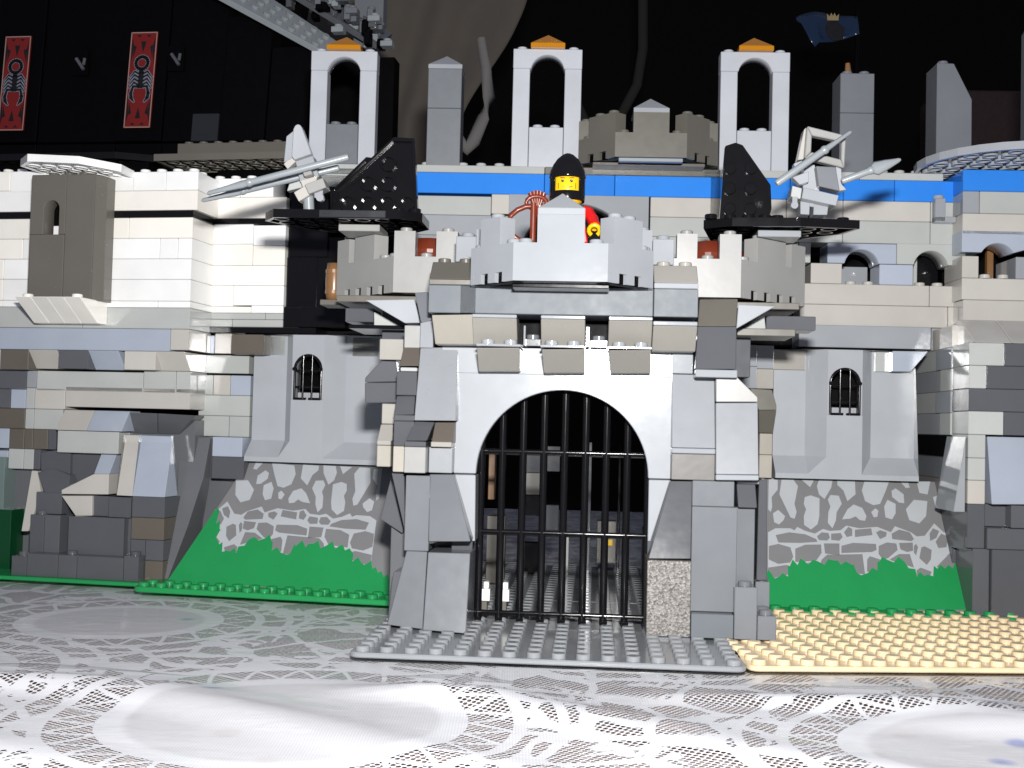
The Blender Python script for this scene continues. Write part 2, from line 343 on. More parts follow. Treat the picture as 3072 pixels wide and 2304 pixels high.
 ("keep","BK","plate","LG",(-14.23,23.95,-11.02,24.36),0,0,2,0),
 ("keep","BK","brick","BU",(-11.02,22.98,-3.53,24.2),0,0,2,0),
 ("keep","BK","brick","K",(-16.77,22.83,-11.02,23.95),0,0,2,0),
 ("keep","BK","brick","LG",(-11.02,21.71,-6.59,22.83),0,0,2,0),
 ("keep","BK","brick","BE",(-6.59,21.82,-5.54,22.98),0,0,2,0),
 ("keep","BK","brick","LB",(-11.02,20.52,-5.54,21.71),0,0,2,0),
 ("keep","BK","brick","LB",(-11.02,19.33,-5.54,20.52),0,0,2,0),
 ("keep","BK","plate","DG",(-3.53,24.2,6.68,24.64),0,0,2,0),
 ("keep","BK","brick","BU",(-3.53,22.98,0.55,24.2),0,0,2,0),
 ("keep","BK","brick","BU",(0.55,22.98,6.68,24.2),0,0,2,0),
 ("keep","BK","brick","BE",(2.63,21.82,6.68,22.98),0,0,2,0),
 ("keep","BK","brick","LG",(2.63,20.68,6.68,21.82),0,0,2,0),
 ("keep","BK","brick","LG",(2.63,19.45,8.07,20.68),0,0,2,0),
 ("keep","BK","plate","LG",(5.67,24.2,10.66,24.64),0,0,2,0),
 ("keep","BK","plate","LG",(10.66,24.2,14.61,24.64),0,0,2,0),
 ("keep","BK","plate","LG",(14.61,24.2,19.4,24.64),0,0,2,1),
 ("keep","BK","brick","BU",(6.05,22.98,10.66,24.2),0,0,2,0),
 ("keep","BK","brick","BU",(10.66,22.98,13.7,24.2),0,0,2,0),
 ("keep","BK","brick","BU",(13.7,22.98,16.62,24.2),0,0,2,0),
 ("keep","BK","brick","BU",(16.62,22.98,20.54,24.2),0,0,2,0),
 ("keep","BK","brick","BE",(6.05,21.71,10.46,22.98),0,0,2,0),
 ("keep","BK","brick","BE",(10.46,21.71,13.7,22.98),0,0,2,0),
 ("keep","BK","brick","BE",(13.7,21.82,18.68,22.98),0,0,2,0),
 ("keep","BK","brick","LG",(18.68,21.82,20.54,22.98),0,0,2,0),
 ("keep","BK","brick","LG",(9.24,20.52,13.7,21.71),0,0,2,0),
 ("keep","BK","brick","LG",(13.7,20.52,18.68,21.82),0,0,2,0),
 ("keep","BK","brick","LG",(18.68,20.52,20.54,21.82),0,0,2,0),
 ("keep","BK","brick","LG",(11.2,19.33,11.9,20.52),0,0,2,0),
 ("keep","BK","brick","BE",(11.9,18.15,13.7,19.33),0,0,2,0),
 ("keep","BK","brick","BL",(15.81,18.15,17.75,19.33),0,0,2,0),
 ("keep","BK","brick","BE",(11.32,16.95,18.68,18.15),0,0,2,0),
 ("keep","BK","brick","BE",(18.68,16.95,20.54,18.15),0,0,2,0),
 ("keep","BK","brick","BE",(11.32,15.73,19.73,16.95),0,0,2,0),
 ("keep","BK","brick","BE",(19.73,15.73,20.54,16.95),0,0,2,0),
 ("keep","BK","brick","LB",(11.2,14.45,18.68,15.73),0.4,0.4,2,0),
 ("keep","BK","brick","LB",(18.85,14.45,20.54,15.73),-0.1,-0.1,2,0),
 ("tower","RT","brick","BU",(-1.64,23.31,5.4,24.53),0,0,3,0),
 ("tower","RT","brick","LB",(-1.64,22.06,-0.7,23.31),0,0,3,0),
 ("tower","RT","brick","LG",(-0.7,22.06,5.4,23.31),0,0,3,0),
 ("tower","RT","brick","BE",(-1.64,20.88,5.4,22.06),0,0,3,0),
 ("tower","RT","brick","BE",(-1.64,18.42,-0.7,19.66),0,0,3,0),
 ("tower","RT","brick","LB",(1.32,18.42,5.4,19.66),0,0,3,0),
 ("tower","RT","brick","BE",(-1.64,17.2,5.4,18.42),0,0,3,0),
 ("tower","RT","brick","BE",(-1.55,15.93,5.4,17.2),0,0,3,0),
 ("tower","RB","slope","BE",(-0.56,14.49,1.38,15.91),0,-2.4,3,0),
 ("tower","RB","slope","BE",(1.38,14.49,5.89,15.91),0,-2.4,3,0),
 ("tower","RB","brick","LG",(-0.86,13.29,0.97,14.49),0,0,2.6,0),
 ("tower","RB","brick","DB",(0.97,13.29,5.37,14.49),0,0,2.6,0),
 ("tower","RB","brick","LG",(-0.86,12.08,0.06,13.29),0,0,2.6,0),
 ("tower","RB","brick","DB",(0.06,12.08,5.37,13.29),0,0,2.6,0),
 ("tower","RB","brick","DB",(-0.86,10.9,5.37,12.08),0,0,2.6,0),
 ("tower","RB","brick","LG",(-0.86,9.68,0.97,10.9),0,0,2.6,0),
 ("tower","RB","brick","DB",(0.97,9.68,5.37,10.9),0,0,2.6,0),
 ("tower","RB","brick","LG",(-0.86,8.46,0.06,9.68),0,0,2.6,0),
 ("tower","RB","brick","LG",(-0.86,7.3,0.06,8.46),0,0,2.6,0),
 ("tower","RB","brick","BE",(-0.86,6.06,0.06,7.3),0,0,2.6,0),
 ("tower","RB","slope","BL",[(0.43,9.62),(2.31,9.63),(3.82,9.63),(3.41,6.13),(0.31,6.06)],0.2,-0.9,1.6,0),
 ("tower","RB","brick","DB",(-0.86,3.77,0.06,6.06),0,0,2.6,0),
 ("tower","RB","brick","DB",(0.32,4.86,1.66,6.06),-0.8,-0.8,1.8,0),
 ("tower","RB","brick","DB",(1.38,4.86,5.37,6.06),0,0,2.6,0),
 ("tower","RB","brick","DB",(0.06,3.77,5.37,4.86),0.3,0.3,2.6,0),
 ("tower","RB","brick","DB",(-0.56,0.08,0.32,3.77),0,0,2.6,0),
 ("tower","RB","brick","DB",(0.32,0.08,5.37,3.77),0.3,0.3,2.6,0),
 ("gate","G","brick","DBm",(4.07,14.5,6.04,15.76),2.3,2.3,3,0),
 ("gate","G","brick","DBm",(-4.55,14.5,4.07,15.76),2.3,2.3,3,0),
 ("gate","G","brick","DBm",(-5.96,14.5,-3.78,15.76),2.3,2.3,3,0),
 ("gate","G","slope","CR",[(-5.81,14.41),(-3.94,14.47),(-3.86,13.18),(-5.75,13.16)],1.2,2.2,2.2,0),
 ("gate","G","plate","LB",(-3.99,14.33,-1.96,14.5),2.2,2.2,2,0),
 ("gate","G","slope","CB",(-3.99,13.18,-1.96,14.33),1.3,2.2,2.6,0),
 ("gate","G","plate","LB",(-3.78,13.05,-1.74,13.18),2.2,2.2,2.2,2),
 ("gate","G","slope","CB",[(-3.75,12.98),(-1.79,13.02),(-1.85,12.02),(-3.76,11.98)],0.9,2.2,2.2,0),
 ("gate","G","plate","LB",(-0.91,14.33,1.09,14.5),2.2,2.2,2,0),
 ("gate","G","slope","CB",(-0.91,13.18,1.09,14.33),1.3,2.2,2.6,0),
 ("gate","G","plate","LB",(-0.91,13.05,1.09,13.18),2.2,2.2,2.2,2),
 ("gate","G","slope","CB",[(-0.84,12.97),(1.09,13.01),(1.1,12.01),(-0.77,11.97)],0.9,2.2,2.2,0),
 ("gate","G","plate","LB",(2.11,14.33,4.07,14.5),2.2,2.2,2,0),
 ("gate","G","slope","CB",(2.11,13.18,4.07,14.33),1.3,2.2,2.6,0),
 ("gate","G","plate","LB",(2.11,13.05,4.07,13.18),2.2,2.2,2.2,2),
 ("gate","G","slope","CB",[(2.14,12.99),(4,13.03),(4.08,12.07),(2.27,12.03)],0.9,2.2,2.2,0),
 ("gate","G","plate","LB",(4.07,14.13,6.04,14.33),2.2,2.2,2,0),
 ("gate","G","slope","CB",(4.07,13.05,6.04,14.13),1.3,2.2,2.2,0),
 ("gate","G","plate","DBl",(-1.74,13.18,-0.91,13.54),0.8,0.8,1.5,1),
 ("gate","G","brick","LB",(-1.74,13.18,-1.62,14.13),1,1,1,0),
 ("gate","G","plate","DBl",(1.3,13.18,2.11,13.54),0.8,0.8,1.5,1),
 ("gate","G","brick","LB",(1.09,13.18,1.3,14.13),1,1,1,0),
 ("gate","G","plate","DBl",(-1.62,13.18,-0.91,13.54),0.8,0.8,1.5,0),
 ("gate","G","brick","LBw",(-5.58,11.92,5.08,13.18),0.05,0.05,1.4,0),
 ("gate","G","brick","KM",(-5.58,13.29,5.08,14.74),-0.8,-0.8,0.6,0),  # black backing stands in for the shade between the corbels
 ("gate","G","slope","DG",(-5.96,16.03,-3.99,16.94),2.2,1.2,2,3),
 ("gate","G","plate","DG",(-5.96,15.76,-3.99,16.03),2.25,2.25,2.3,0),
 ("gate","G","slope","BG",(4.07,16.03,6.04,16.94),2.2,1.2,2,3),
 ("gate","G","plate","LB",(4.07,15.76,6.04,16.03),2.25,2.25,2.3,0),
 ("gate","G","brick","LB",(4.07,17.09,5.08,18.3),0.2,0.2,1.5,1),
 ("gate","G","brick","LB",(-5.04,17.09,-3.99,18.3),0.2,0.2,1.5,1),
 ("gate","G","brick","LB",(5.08,12.11,6.04,13.18),0.2,0.2,2,0),
 ("gate","G","slope","LBs",(5.08,8.73,7.05,12.11),0.9,-0.1,2,0),
 ("gate","G","plate","LB",(5.08,8.48,7.05,8.73),0.95,0.95,2,0),
 ("gate","G","wedge","BW",[(7.03,12.03),(7.96,12.02),(8.93,11.1),(8.94,10.88),(7.05,10.84)],0.6,0.6,2.4,0),
 ("gate","G","slope","LBs",[(7.04,10.82),(8.94,10.87),(8.94,7.61),(7.03,7.58)],1.3,0.6,2.4,0),
 ("gate","G","slope","LB",[(7.03,7.59),(8.94,7.61),(8.94,7.38),(7.03,7.34)],1.35,1.35,2.4,0),
 ("gate","G","brick","GS",(5.08,7.29,7.05,8.48),0.9,0.9,2.5,0),
 ("gate","G","slope","DB",[(5.09,7.23),(6.09,7.26),(6.02,3.77),(4.11,3.72)],1.2,0.4,2.4,0),
 ("gate","G","panel","LBw",[(4.13,7.23),(5.1,7.24),(4.26,4.4),(4.14,4.39)],0.1,0.1,1.5,0),
 ("gate","G","brick","DBl",(6.04,6.13,7.93,7.29),0.9,0.9,2.5,0),
 ("gate","G","slope","DB",(8.09,6.13,8.95,7.16),0.9,0.2,2,0),
 ("gate","G","plate","LB",(8.09,7.16,9.12,7.29),0.25,0.25,1.6,0),
 ("gate","G","brick","DBl",(6.04,1.43,8.09,6.13),0.9,0.9,2.5,0),
 ("gate","G","brick","DBl",(8.09,2.48,8.95,6.13),0.3,0.3,2,0),
 ("gate","G","brick","DB",[(9.21,7.35),(9.57,7.39),(9.65,2.71),(9.17,2.69)],-0.6,-0.6,2,0),
 ("gate","G","brick","SP",(4.07,0.35,6.04,3.71),1.5,1.3,3,0),
 ("gate","G","plate","DBl",(4.07,0.11,6.04,0.35),1.55,1.55,3,0),
 ("gate","G","brick","DBm",(6.04,0.35,7.93,1.43),1.5,1.5,3,0),
 ("gate","G","brick","DBl",(7.93,0.35,8.95,2.67),1.5,1.5,2.4,1),
 ("gate","G","brick","DBl",(8.95,0.35,9.8,1.43),1.5,1.5,2.4,1),
 ("gate","G","brick","DBl",(9.12,1.17,9.8,2.67),-0.6,-0.6,2.4,1),
 ("gate","G","slope","DG",[(6.3,15.6),(8.07,15.65),(7.92,14.3),(6.17,14.27)],0.5,-0.3,1.8,0),
 ("gate","G","slope","DB",[(6.17,14.27),(7.94,14.3),(7.87,12.31),(6.03,12.27)],1.2,0.5,2,0),
 ("gate","G","plate","LB",(6.04,11.92,7.93,12.28),1.25,1.25,2,0),
 ("gate","G","wedge","LBw",[(8.14,15.44),(9.86,15.39),(8.07,14.3)],-0.8,-0.8,1.6,0),
 ("gate","G","brick","DB",(9.8,14.5,12.2,15.2),-3.4,-3.4,2,0),
 ("gate","G","wedge","LG",[(8.42,14.35),(9.66,15.23),(9.75,14.51),(8.71,14.45)],-3,-3,1.6,0),
 ("gate","G","plate","DG",(8.31,14.13,11.1,14.5),-2.6,-2.6,3,0),
 ("tower","BK","brick","LB",(7.7,13.23,8.77,14.45),1,1,2.5,0),
 ("tower","BK","brick","LB",(8.77,13.12,9.75,14.45),0.8,0.8,2.5,0),
 ("tower","BK","brick","LB",(7.7,11.98,8.77,13.23),1,1,2.5,0),
 ("tower","BK","brick","BG",(8.77,11.98,9.75,13.12),0.8,0.8,2.5,0),
 ("tower","BK","brick","BG",(9.75,13.12,11.66,14.28),0.2,0.2,2,0),
 ("tower","BK","wedge","DG",[(8.28,11.97),(9.52,11.92),(9.79,11.03),(9.79,10.77),(8.79,10.74)],1.6,1.6,3,0),
 ("tower","BK","slope","DG",[(8.79,10.74),(9.79,10.77),(9.77,9.47),(8.97,9.47)],0.8,1.6,2.5,0),
 ("tower","BK","brick","CR",(9,8.25,9.75,9.46),0.8,0.8,2.5,0),
 ("tower","BK","brick","CR",(9,6.93,9.75,8.25),0.8,0.8,2.5,0),
 ("tower","BK","brick","LG",(15.6,13.12,16.62,14.28),0.2,0.2,2,0),
 ("tower","BK","slope","BL",[(16.34,14.29),(18.36,14.31),(17.4,13.14),(16.35,13.12)],1,1,2,0),
 ("gate","G","wedge","LBw",[(-9.43,15.34),(-7.06,15.42),(-6.73,14.29),(-7.49,14.27)],-0.8,-0.8,1.6,0),
 ("gate","G","wedge","LG",[(-9.45,15.02),(-7.89,14.24),(-9.42,14.23)],-3.2,-3.2,1.6,0),
 ("gate","G","brick","DB",(-10.93,14.5,-9.48,15.2),-3.4,-3.4,2,0),
 ("gate","G","slope","DBl",[(-6.96,15.67),(-6.32,15.72),(-6.03,14.32),(-6.52,14.21)],0.6,-0.2,2,0),
 ("gate","G","brick","BW",(-7.41,13.05,-6.61,14.13),-0.2,-0.2,2,0),
 ("gate","G","brick","LB",(-6.61,13.05,-5.96,14.33),0.2,0.2,2,0),
 ("gate","G","brick","BG",(-8.75,12.53,-7.58,13.54),-1.2,-1.2,2.4,0),
 ("gate","G","plate","K",(-10.63,14.13,-7.8,14.33),-2.8,-2.8,4,0),
 ("gate","G","slope","BR",[(-7.42,13.07),(-6.64,13.09),(-6.57,12.19),(-7.45,12.17)],0.6,-0.2,2,0),
 ("gate","G","plate","LG",(-7.41,11.92,-6.61,12.11),0.65,0.65,2.6,0),
 ("gate","G","brick","DB",(-7.58,10.81,-6.61,11.92),0.6,0.6,2.6,0),
 ("gate","G","slope","DB",[(-7.57,10.79),(-6.71,10.81),(-6.66,9.93),(-7.59,9.89)],1,0.4,2,0),
 ("gate","G","plate","DB",(-7.58,9.63,-6.61,9.91),1.05,1.05,2.6,0),
 ("gate","G","brick","DB",(-7.58,8.48,-6.61,9.63),1,1,2.6,0),
 ("gate","G","slope","LBs",[(-6.6,13.08),(-4.82,13.17),(-4.7,9.68),(-6.63,9.65)],1.1,0,2,0),
 ("gate","G","wedge","DB",[(-9.4,11.65),(-8.64,12.48),(-7.9,12.47),(-7.78,11.5),(-9.41,11.43)],-1.2,-1.2,3,0),
 ("gate","G","brick","DB",[(-9.41,11.42),(-7.78,11.47),(-7.77,10.49),(-9.38,10.45)],-1.2,-1.2,3,0),
 ("gate","G","brick","BG",(-8.48,9.47,-7.8,10.44),-0.8,-0.8,3,0),
 ("gate","G","slope","BG",[(-8.46,9.45),(-7.88,9.46),(-7.76,8.69),(-8.47,8.69)],0.2,-0.6,2,0),
 ("gate","G","plate","BG",(-8.48,8.48,-7.8,8.73),0.25,0.25,2.6,0),
 ("gate","G","brick","CR",(-8.48,7.48,-7.8,8.48),0.2,0.2,2.6,0),
 ("gate","G","slope","DB",[(-6.64,9.63),(-5.73,9.62),(-5.95,8.76),(-6.92,8.74)],1.6,0.8,2,0),
 ("gate","G","plate","DB",(-6.97,8.48,-5.96,8.73),1.65,1.65,2.6,0),
 ("gate","G","slope","BR",[(-5.75,9.62),(-4.81,9.65),(-4.81,8.67),(-5.8,8.67)],1.2,0.4,2,0),
 ("gate","G","plate","BG",(-5.82,8.48,-4.84,8.73),1.25,1.25,2,0),
 ("gate","G","brick","CR",(-7.58,7.29,-6.97,8.48),1,1,3,0),
 ("gate","G","brick","BW",(-6.97,7.29,-5.96,8.48),1.6,1.6,3,0),
 ("gate","G","brick","LBs",(-5.96,7.29,-4.84,8.48),0.8,0.8,2.4,0),
 ("gate","G","wedge","DB",[(-7.72,7.23),(-7.12,7.21),(-7.01,4.5)],0.4,0.4,2,0),
 ("gate","G","brick","DBl",(-6.97,3.71,-5.82,7.16),0.9,0.9,3,0),
 ("gate","G","slope","DBl",[(-5.92,7.23),(-4.78,7.25),(-3.84,4.27),(-5.76,4.21)],1.5,0.6,2.6,0),
 ("gate","G","panel","LBw",[(-4.81,7.22),(-3.84,7.23),(-3.79,4.14),(-3.94,4.17)],0.1,0.1,1.5,0),
 ("gate","G","wedge","DB",[(-8.09,6.88),(-8.47,4.96),(-7.36,4.31),(-7.29,4.5)],-1,-1.6,1.5,0),
 ("gate","G","slope","DBl",[(-6.84,3.73),(-5.87,3.72),(-5.88,0.3),(-7.52,0.44)],1.7,0.9,3,0),
 ("gate","G","slope","DBl",[(-5.77,3.76),(-3.84,3.77),(-3.85,0.3),(-5.79,0.39)],2.4,1.5,3.4,0),
 ("gate","G","brick","DB",[(-7.53,2.66),(-6.93,2.72),(-7.74,0.23),(-7.6,2.1)],0.2,0.2,2,0),
]
PRINT = {
 "light": [[(9.7,6.87),(10.2,6.81),(10.13,6.28),(9.74,5.87),(9.71,5.36),(9.6,5.07),(9.47,5.21)],[(10.43,6.85),(11.09,6.87),(11.31,6.5),(10.98,5.54),(11.04,5.11),(10.88,4.74),(10.66,4.81),(10.2,6.03)],[(9.71,5.0),(10.03,5.19),(10.37,4.87),(10.26,4.66),(9.97,4.42),(9.72,4.54)],[(11.55,6.88),(12.29,6.9),(11.99,6.46)],[(12.56,6.9),(13.33,6.92),(13.18,6.47),(12.7,5.84),(12.43,6.09),(12.38,6.53)],[(11.61,5.92),(11.96,6.02),(12.43,5.87),(12.27,4.92),(12.11,4.49),(11.7,4.2),(11.36,4.44),(11.41,4.9),(11.59,5.26),(11.5,5.55)],[(12.88,5.81),(13.07,6.07),(13.53,6.04),(13.63,5.61),(13.27,5.16),(13.16,4.73),(12.9,4.3),(12.69,4.58),(12.81,5.15),(12.97,5.44)],[(13.59,6.89),(14.59,6.92),(14.49,6.14),(13.97,5.76),(13.84,6.34),(13.55,6.63)],[(13.5,4.78),(13.9,5.32),(14.28,5.59),(14.74,5.42),(14.89,4.99),(14.77,4.74),(14.48,4.77),(14.29,4.96),(13.96,4.83)],[(14.88,6.37),(15.12,6.86),(16.56,6.97),(16.2,6.33),(15.77,5.66),(15.38,5.58),(14.96,5.79)],[(15.19,5.21),(15.46,5.42),(15.61,5.3),(15.49,4.97),(15.29,4.93)],[(15.97,5.52),(16.23,5.89),(16.64,5.68),(16.54,5.18),(16.28,4.85),(15.93,4.95)],[(16.55,6.38),(16.81,6.53),(17.2,6.21),(17.13,5.73),(16.85,5.76),(16.52,6.05)],[(17.15,5.41),(17.71,5.93),(18.45,5.88),(18.2,5.08),(17.74,4.68),(17.22,4.84)],[(17.1,6.98),(17.57,7.03),(17.62,6.59),(17.39,6.55)],[(18.08,6.93),(18.85,6.95),(18.54,6.24),(18.1,6.31)],[(18.81,6.1),(19.47,6.34),(19.41,5.47),(18.85,5.31)]],
 "mortar": [[(9.32,4.0),(9.76,4.22),(10.58,4.24),(10.79,4.14),(10.97,4.32),(11.39,4.12),(11.89,4.0),(12.37,4.25),(12.73,4.16),(13.33,4.21),(13.68,4.46),(14.4,4.34),(15.38,4.44),(16.08,4.18),(16.36,4.5),(17.19,4.2),(17.45,4.0),(17.9,4.05),(18.56,4.7),(18.98,4.25),(19.72,4.27),(19.11,1.75),(9.02,1.48)]],
 "stone": [[(9.72,3.87),(10.48,4.03),(11.36,3.95),(11.92,3.72),(11.97,3.58),(11.0,3.5),(9.82,3.49)],[(11.98,3.86),(12.27,4.08),(12.64,4.05),(12.68,3.81),(12.5,3.66),(12.06,3.67)],[(12.78,4.02),(13.31,4.07),(13.39,3.86),(13.17,3.67),(12.73,3.7)],[(13.5,4.11),(13.78,4.4),(13.98,4.3),(13.92,3.94),(13.61,3.87)],[(14.12,4.26),(15.03,4.36),(15.04,4.01),(14.06,3.88)],[(15.26,4.15),(15.5,4.27),(15.85,4.17),(15.77,3.96),(15.41,3.81)],[(16.1,4.11),(16.55,4.33),(17.12,4.2),(17.27,3.86),(17.1,3.75),(16.08,3.83)],[(18.18,4.16),(18.43,4.45),(18.74,4.31),(18.51,3.96),(18.13,3.78)],[(18.42,3.76),(18.81,4.18),(19.15,4.05),(18.95,3.49),(18.5,3.44)],[(9.81,3.42),(10.45,3.26),(10.54,2.79),(10.35,2.5),(9.68,2.41),(9.19,2.62),(9.28,3.3)],[(10.7,3.2),(11.29,3.42),(12.14,3.45),(12.11,3.03),(11.75,2.62),(10.61,2.53)],[(12.3,3.51),(13.15,3.53),(13.06,2.92),(12.29,3.0)],[(13.24,3.41),(13.89,3.58),(15.14,3.56),(15.12,3.25),(14.84,3.14),(13.18,3.05)],[(15.27,3.46),(15.75,3.65),(16.26,3.61),(16.26,3.28),(15.67,2.86),(15.36,2.78),(15.19,3.05)],[(16.41,3.64),(17.16,3.68),(17.1,3.27),(16.76,3.19),(16.42,3.32)],[(17.19,3.51),(17.33,3.62),(17.4,3.45),(17.2,3.03),(17.12,3.17)],[(17.58,3.45),(17.78,3.51),(18.11,3.33),(17.96,2.85),(17.68,2.57),(17.35,2.9)],[(9.11,2.21),(10.11,2.37),(10.32,2.31),(10.2,1.91),(9.08,1.64)],[(12.06,2.69),(12.39,2.94),(14.31,3.02),(14.27,2.01),(11.85,2.28)],[(14.52,2.76),(14.69,2.93),(15.21,2.78),(14.95,2.17),(14.4,2.15)],[(15.73,2.79),(16.29,3.08),(16.88,3.09),(16.96,2.42),(15.86,2.73)],[(17.07,2.29),(17.32,2.43),(17.86,2.24),(17.74,2.04),(17.02,2.02)],[(18.21,2.52),(18.74,2.94),(19.39,3.5),(19.13,2.41),(18.31,2.32)],[(19.06,3.49),(19.27,3.91),(19.62,3.85),(19.57,3.64)],[(10.4,2.31),(11.83,2.62),(11.85,2.28),(10.35,1.98)]],
 "grass": [[(9.0,1.61),(9.61,1.83),(10.12,1.88),(10.26,2.35),(10.71,2.43),(11.1,2.64),(11.3,2.48),(11.83,2.63),(12.17,2.47),(12.65,2.72),(12.93,2.69),(13.05,2.49),(13.63,2.51),(13.85,2.11),(14.06,2.05),(14.44,2.16),(14.97,2.27),(15.13,2.71),(15.59,2.86),(15.93,2.74),(16.52,2.75),(16.67,2.42),(17.02,2.39),(17.02,2.03),(17.62,2.14),(17.89,2.05),(18.2,2.46),(19.88,2.54),(19.36,0.46),(8.83,0.18)]],
}
F = {k: wall_frame(*v) for k, v in WALLS.items()}
FG, FB, FL, FR_, FT, FC = F['G'], F['BK'], F['LA'], F['RB'], F['RT'], F['BC']
# ------------------------------------------------------------------ table, lace cloth, clear cover
def smooth(a, b, x):
    t = max(0, min(1, (x-a)/(b-a))); return t*t*(3-2*t)
def pucker(x, y):                             # the cloth and its cover lie in soft ridges in front of the baseplates
    k = smooth(-1.6, -4.5, y)
    h = .30*math.sin(.42*x+.5*math.sin(.23*x+1)+.9*y)*math.exp(-((y+5.5)/2.6)**2) + .22*math.exp(-((y+4.4-.35*math.sin(.3*x))/1.0)**2)
    h += .16*math.sin(.8*y+.33*x+2*math.sin(.11*x)) * smooth(-5, -9, y)
    h += .28*math.exp(-((x-16)/7)**2-((y+7.2+.1*x-1.6)/1.1)**2)
    return k*(h if h > 0 else .1*h)
def sheet(name, x0, x1, y0, y1, step, zf, mat):
    nx, ny = int((x1-x0)/step), int((y1-y0)/step); b = MB()
    vs = []
    for j in range(ny+1):
        for i in range(nx+1):
            x, y = x0+(x1-x0)*i/nx, y0+(y1-y0)*j/ny
            vs.append((x, y, zf(x, y)))
    b.add(vs, [(j*(nx+1)+i, j*(nx+1)+i+1, (j+1)*(nx+1)+i+1, (j+1)*(nx+1)+i) for j in range(ny) for i in range(nx)], True)
    return b.build(name, mat, keep_normals=True)
def wood():
    m, t, p = nt('table_wood'); L = t.links
    tc = N(t, 'ShaderNodeTexCoord'); mp = N(t, 'ShaderNodeMapping'); mp.inputs['Scale'].default_value = (8, 90, 8)
    n = N(t, 'ShaderNodeTexNoise'); n.inputs['Scale'].default_value = 2; n.inputs['Detail'].default_value = 6
    r = N(t, 'ShaderNodeValToRGB'); r.color_ramp.elements[0].color = (.30, .20, .165, 1); r.color_ramp.elements[1].color = (.46, .33, .28, 1)
    L.new(tc.outputs['Object'], mp.inputs[0]); L.new(mp.outputs[0], n.inputs[0]); L.new(n.outputs['Fac'], r.inputs[0]); L.new(r.outputs[0], p.inputs['Base Color'])
    p.inputs['Roughness'].default_value = .5
    return m
M['WOOD'] = wood()
MEDAL = ((-7.2, -8.2, 5.7), (15.5, -10.5, 4.6), (-24.5, -3.0, 5.5), (5.5, 8.0, 5.5), (31.0, -4.0, 5.0), (-18.5, 9.5, 4.5), (4.6, -22.0, 5.5))
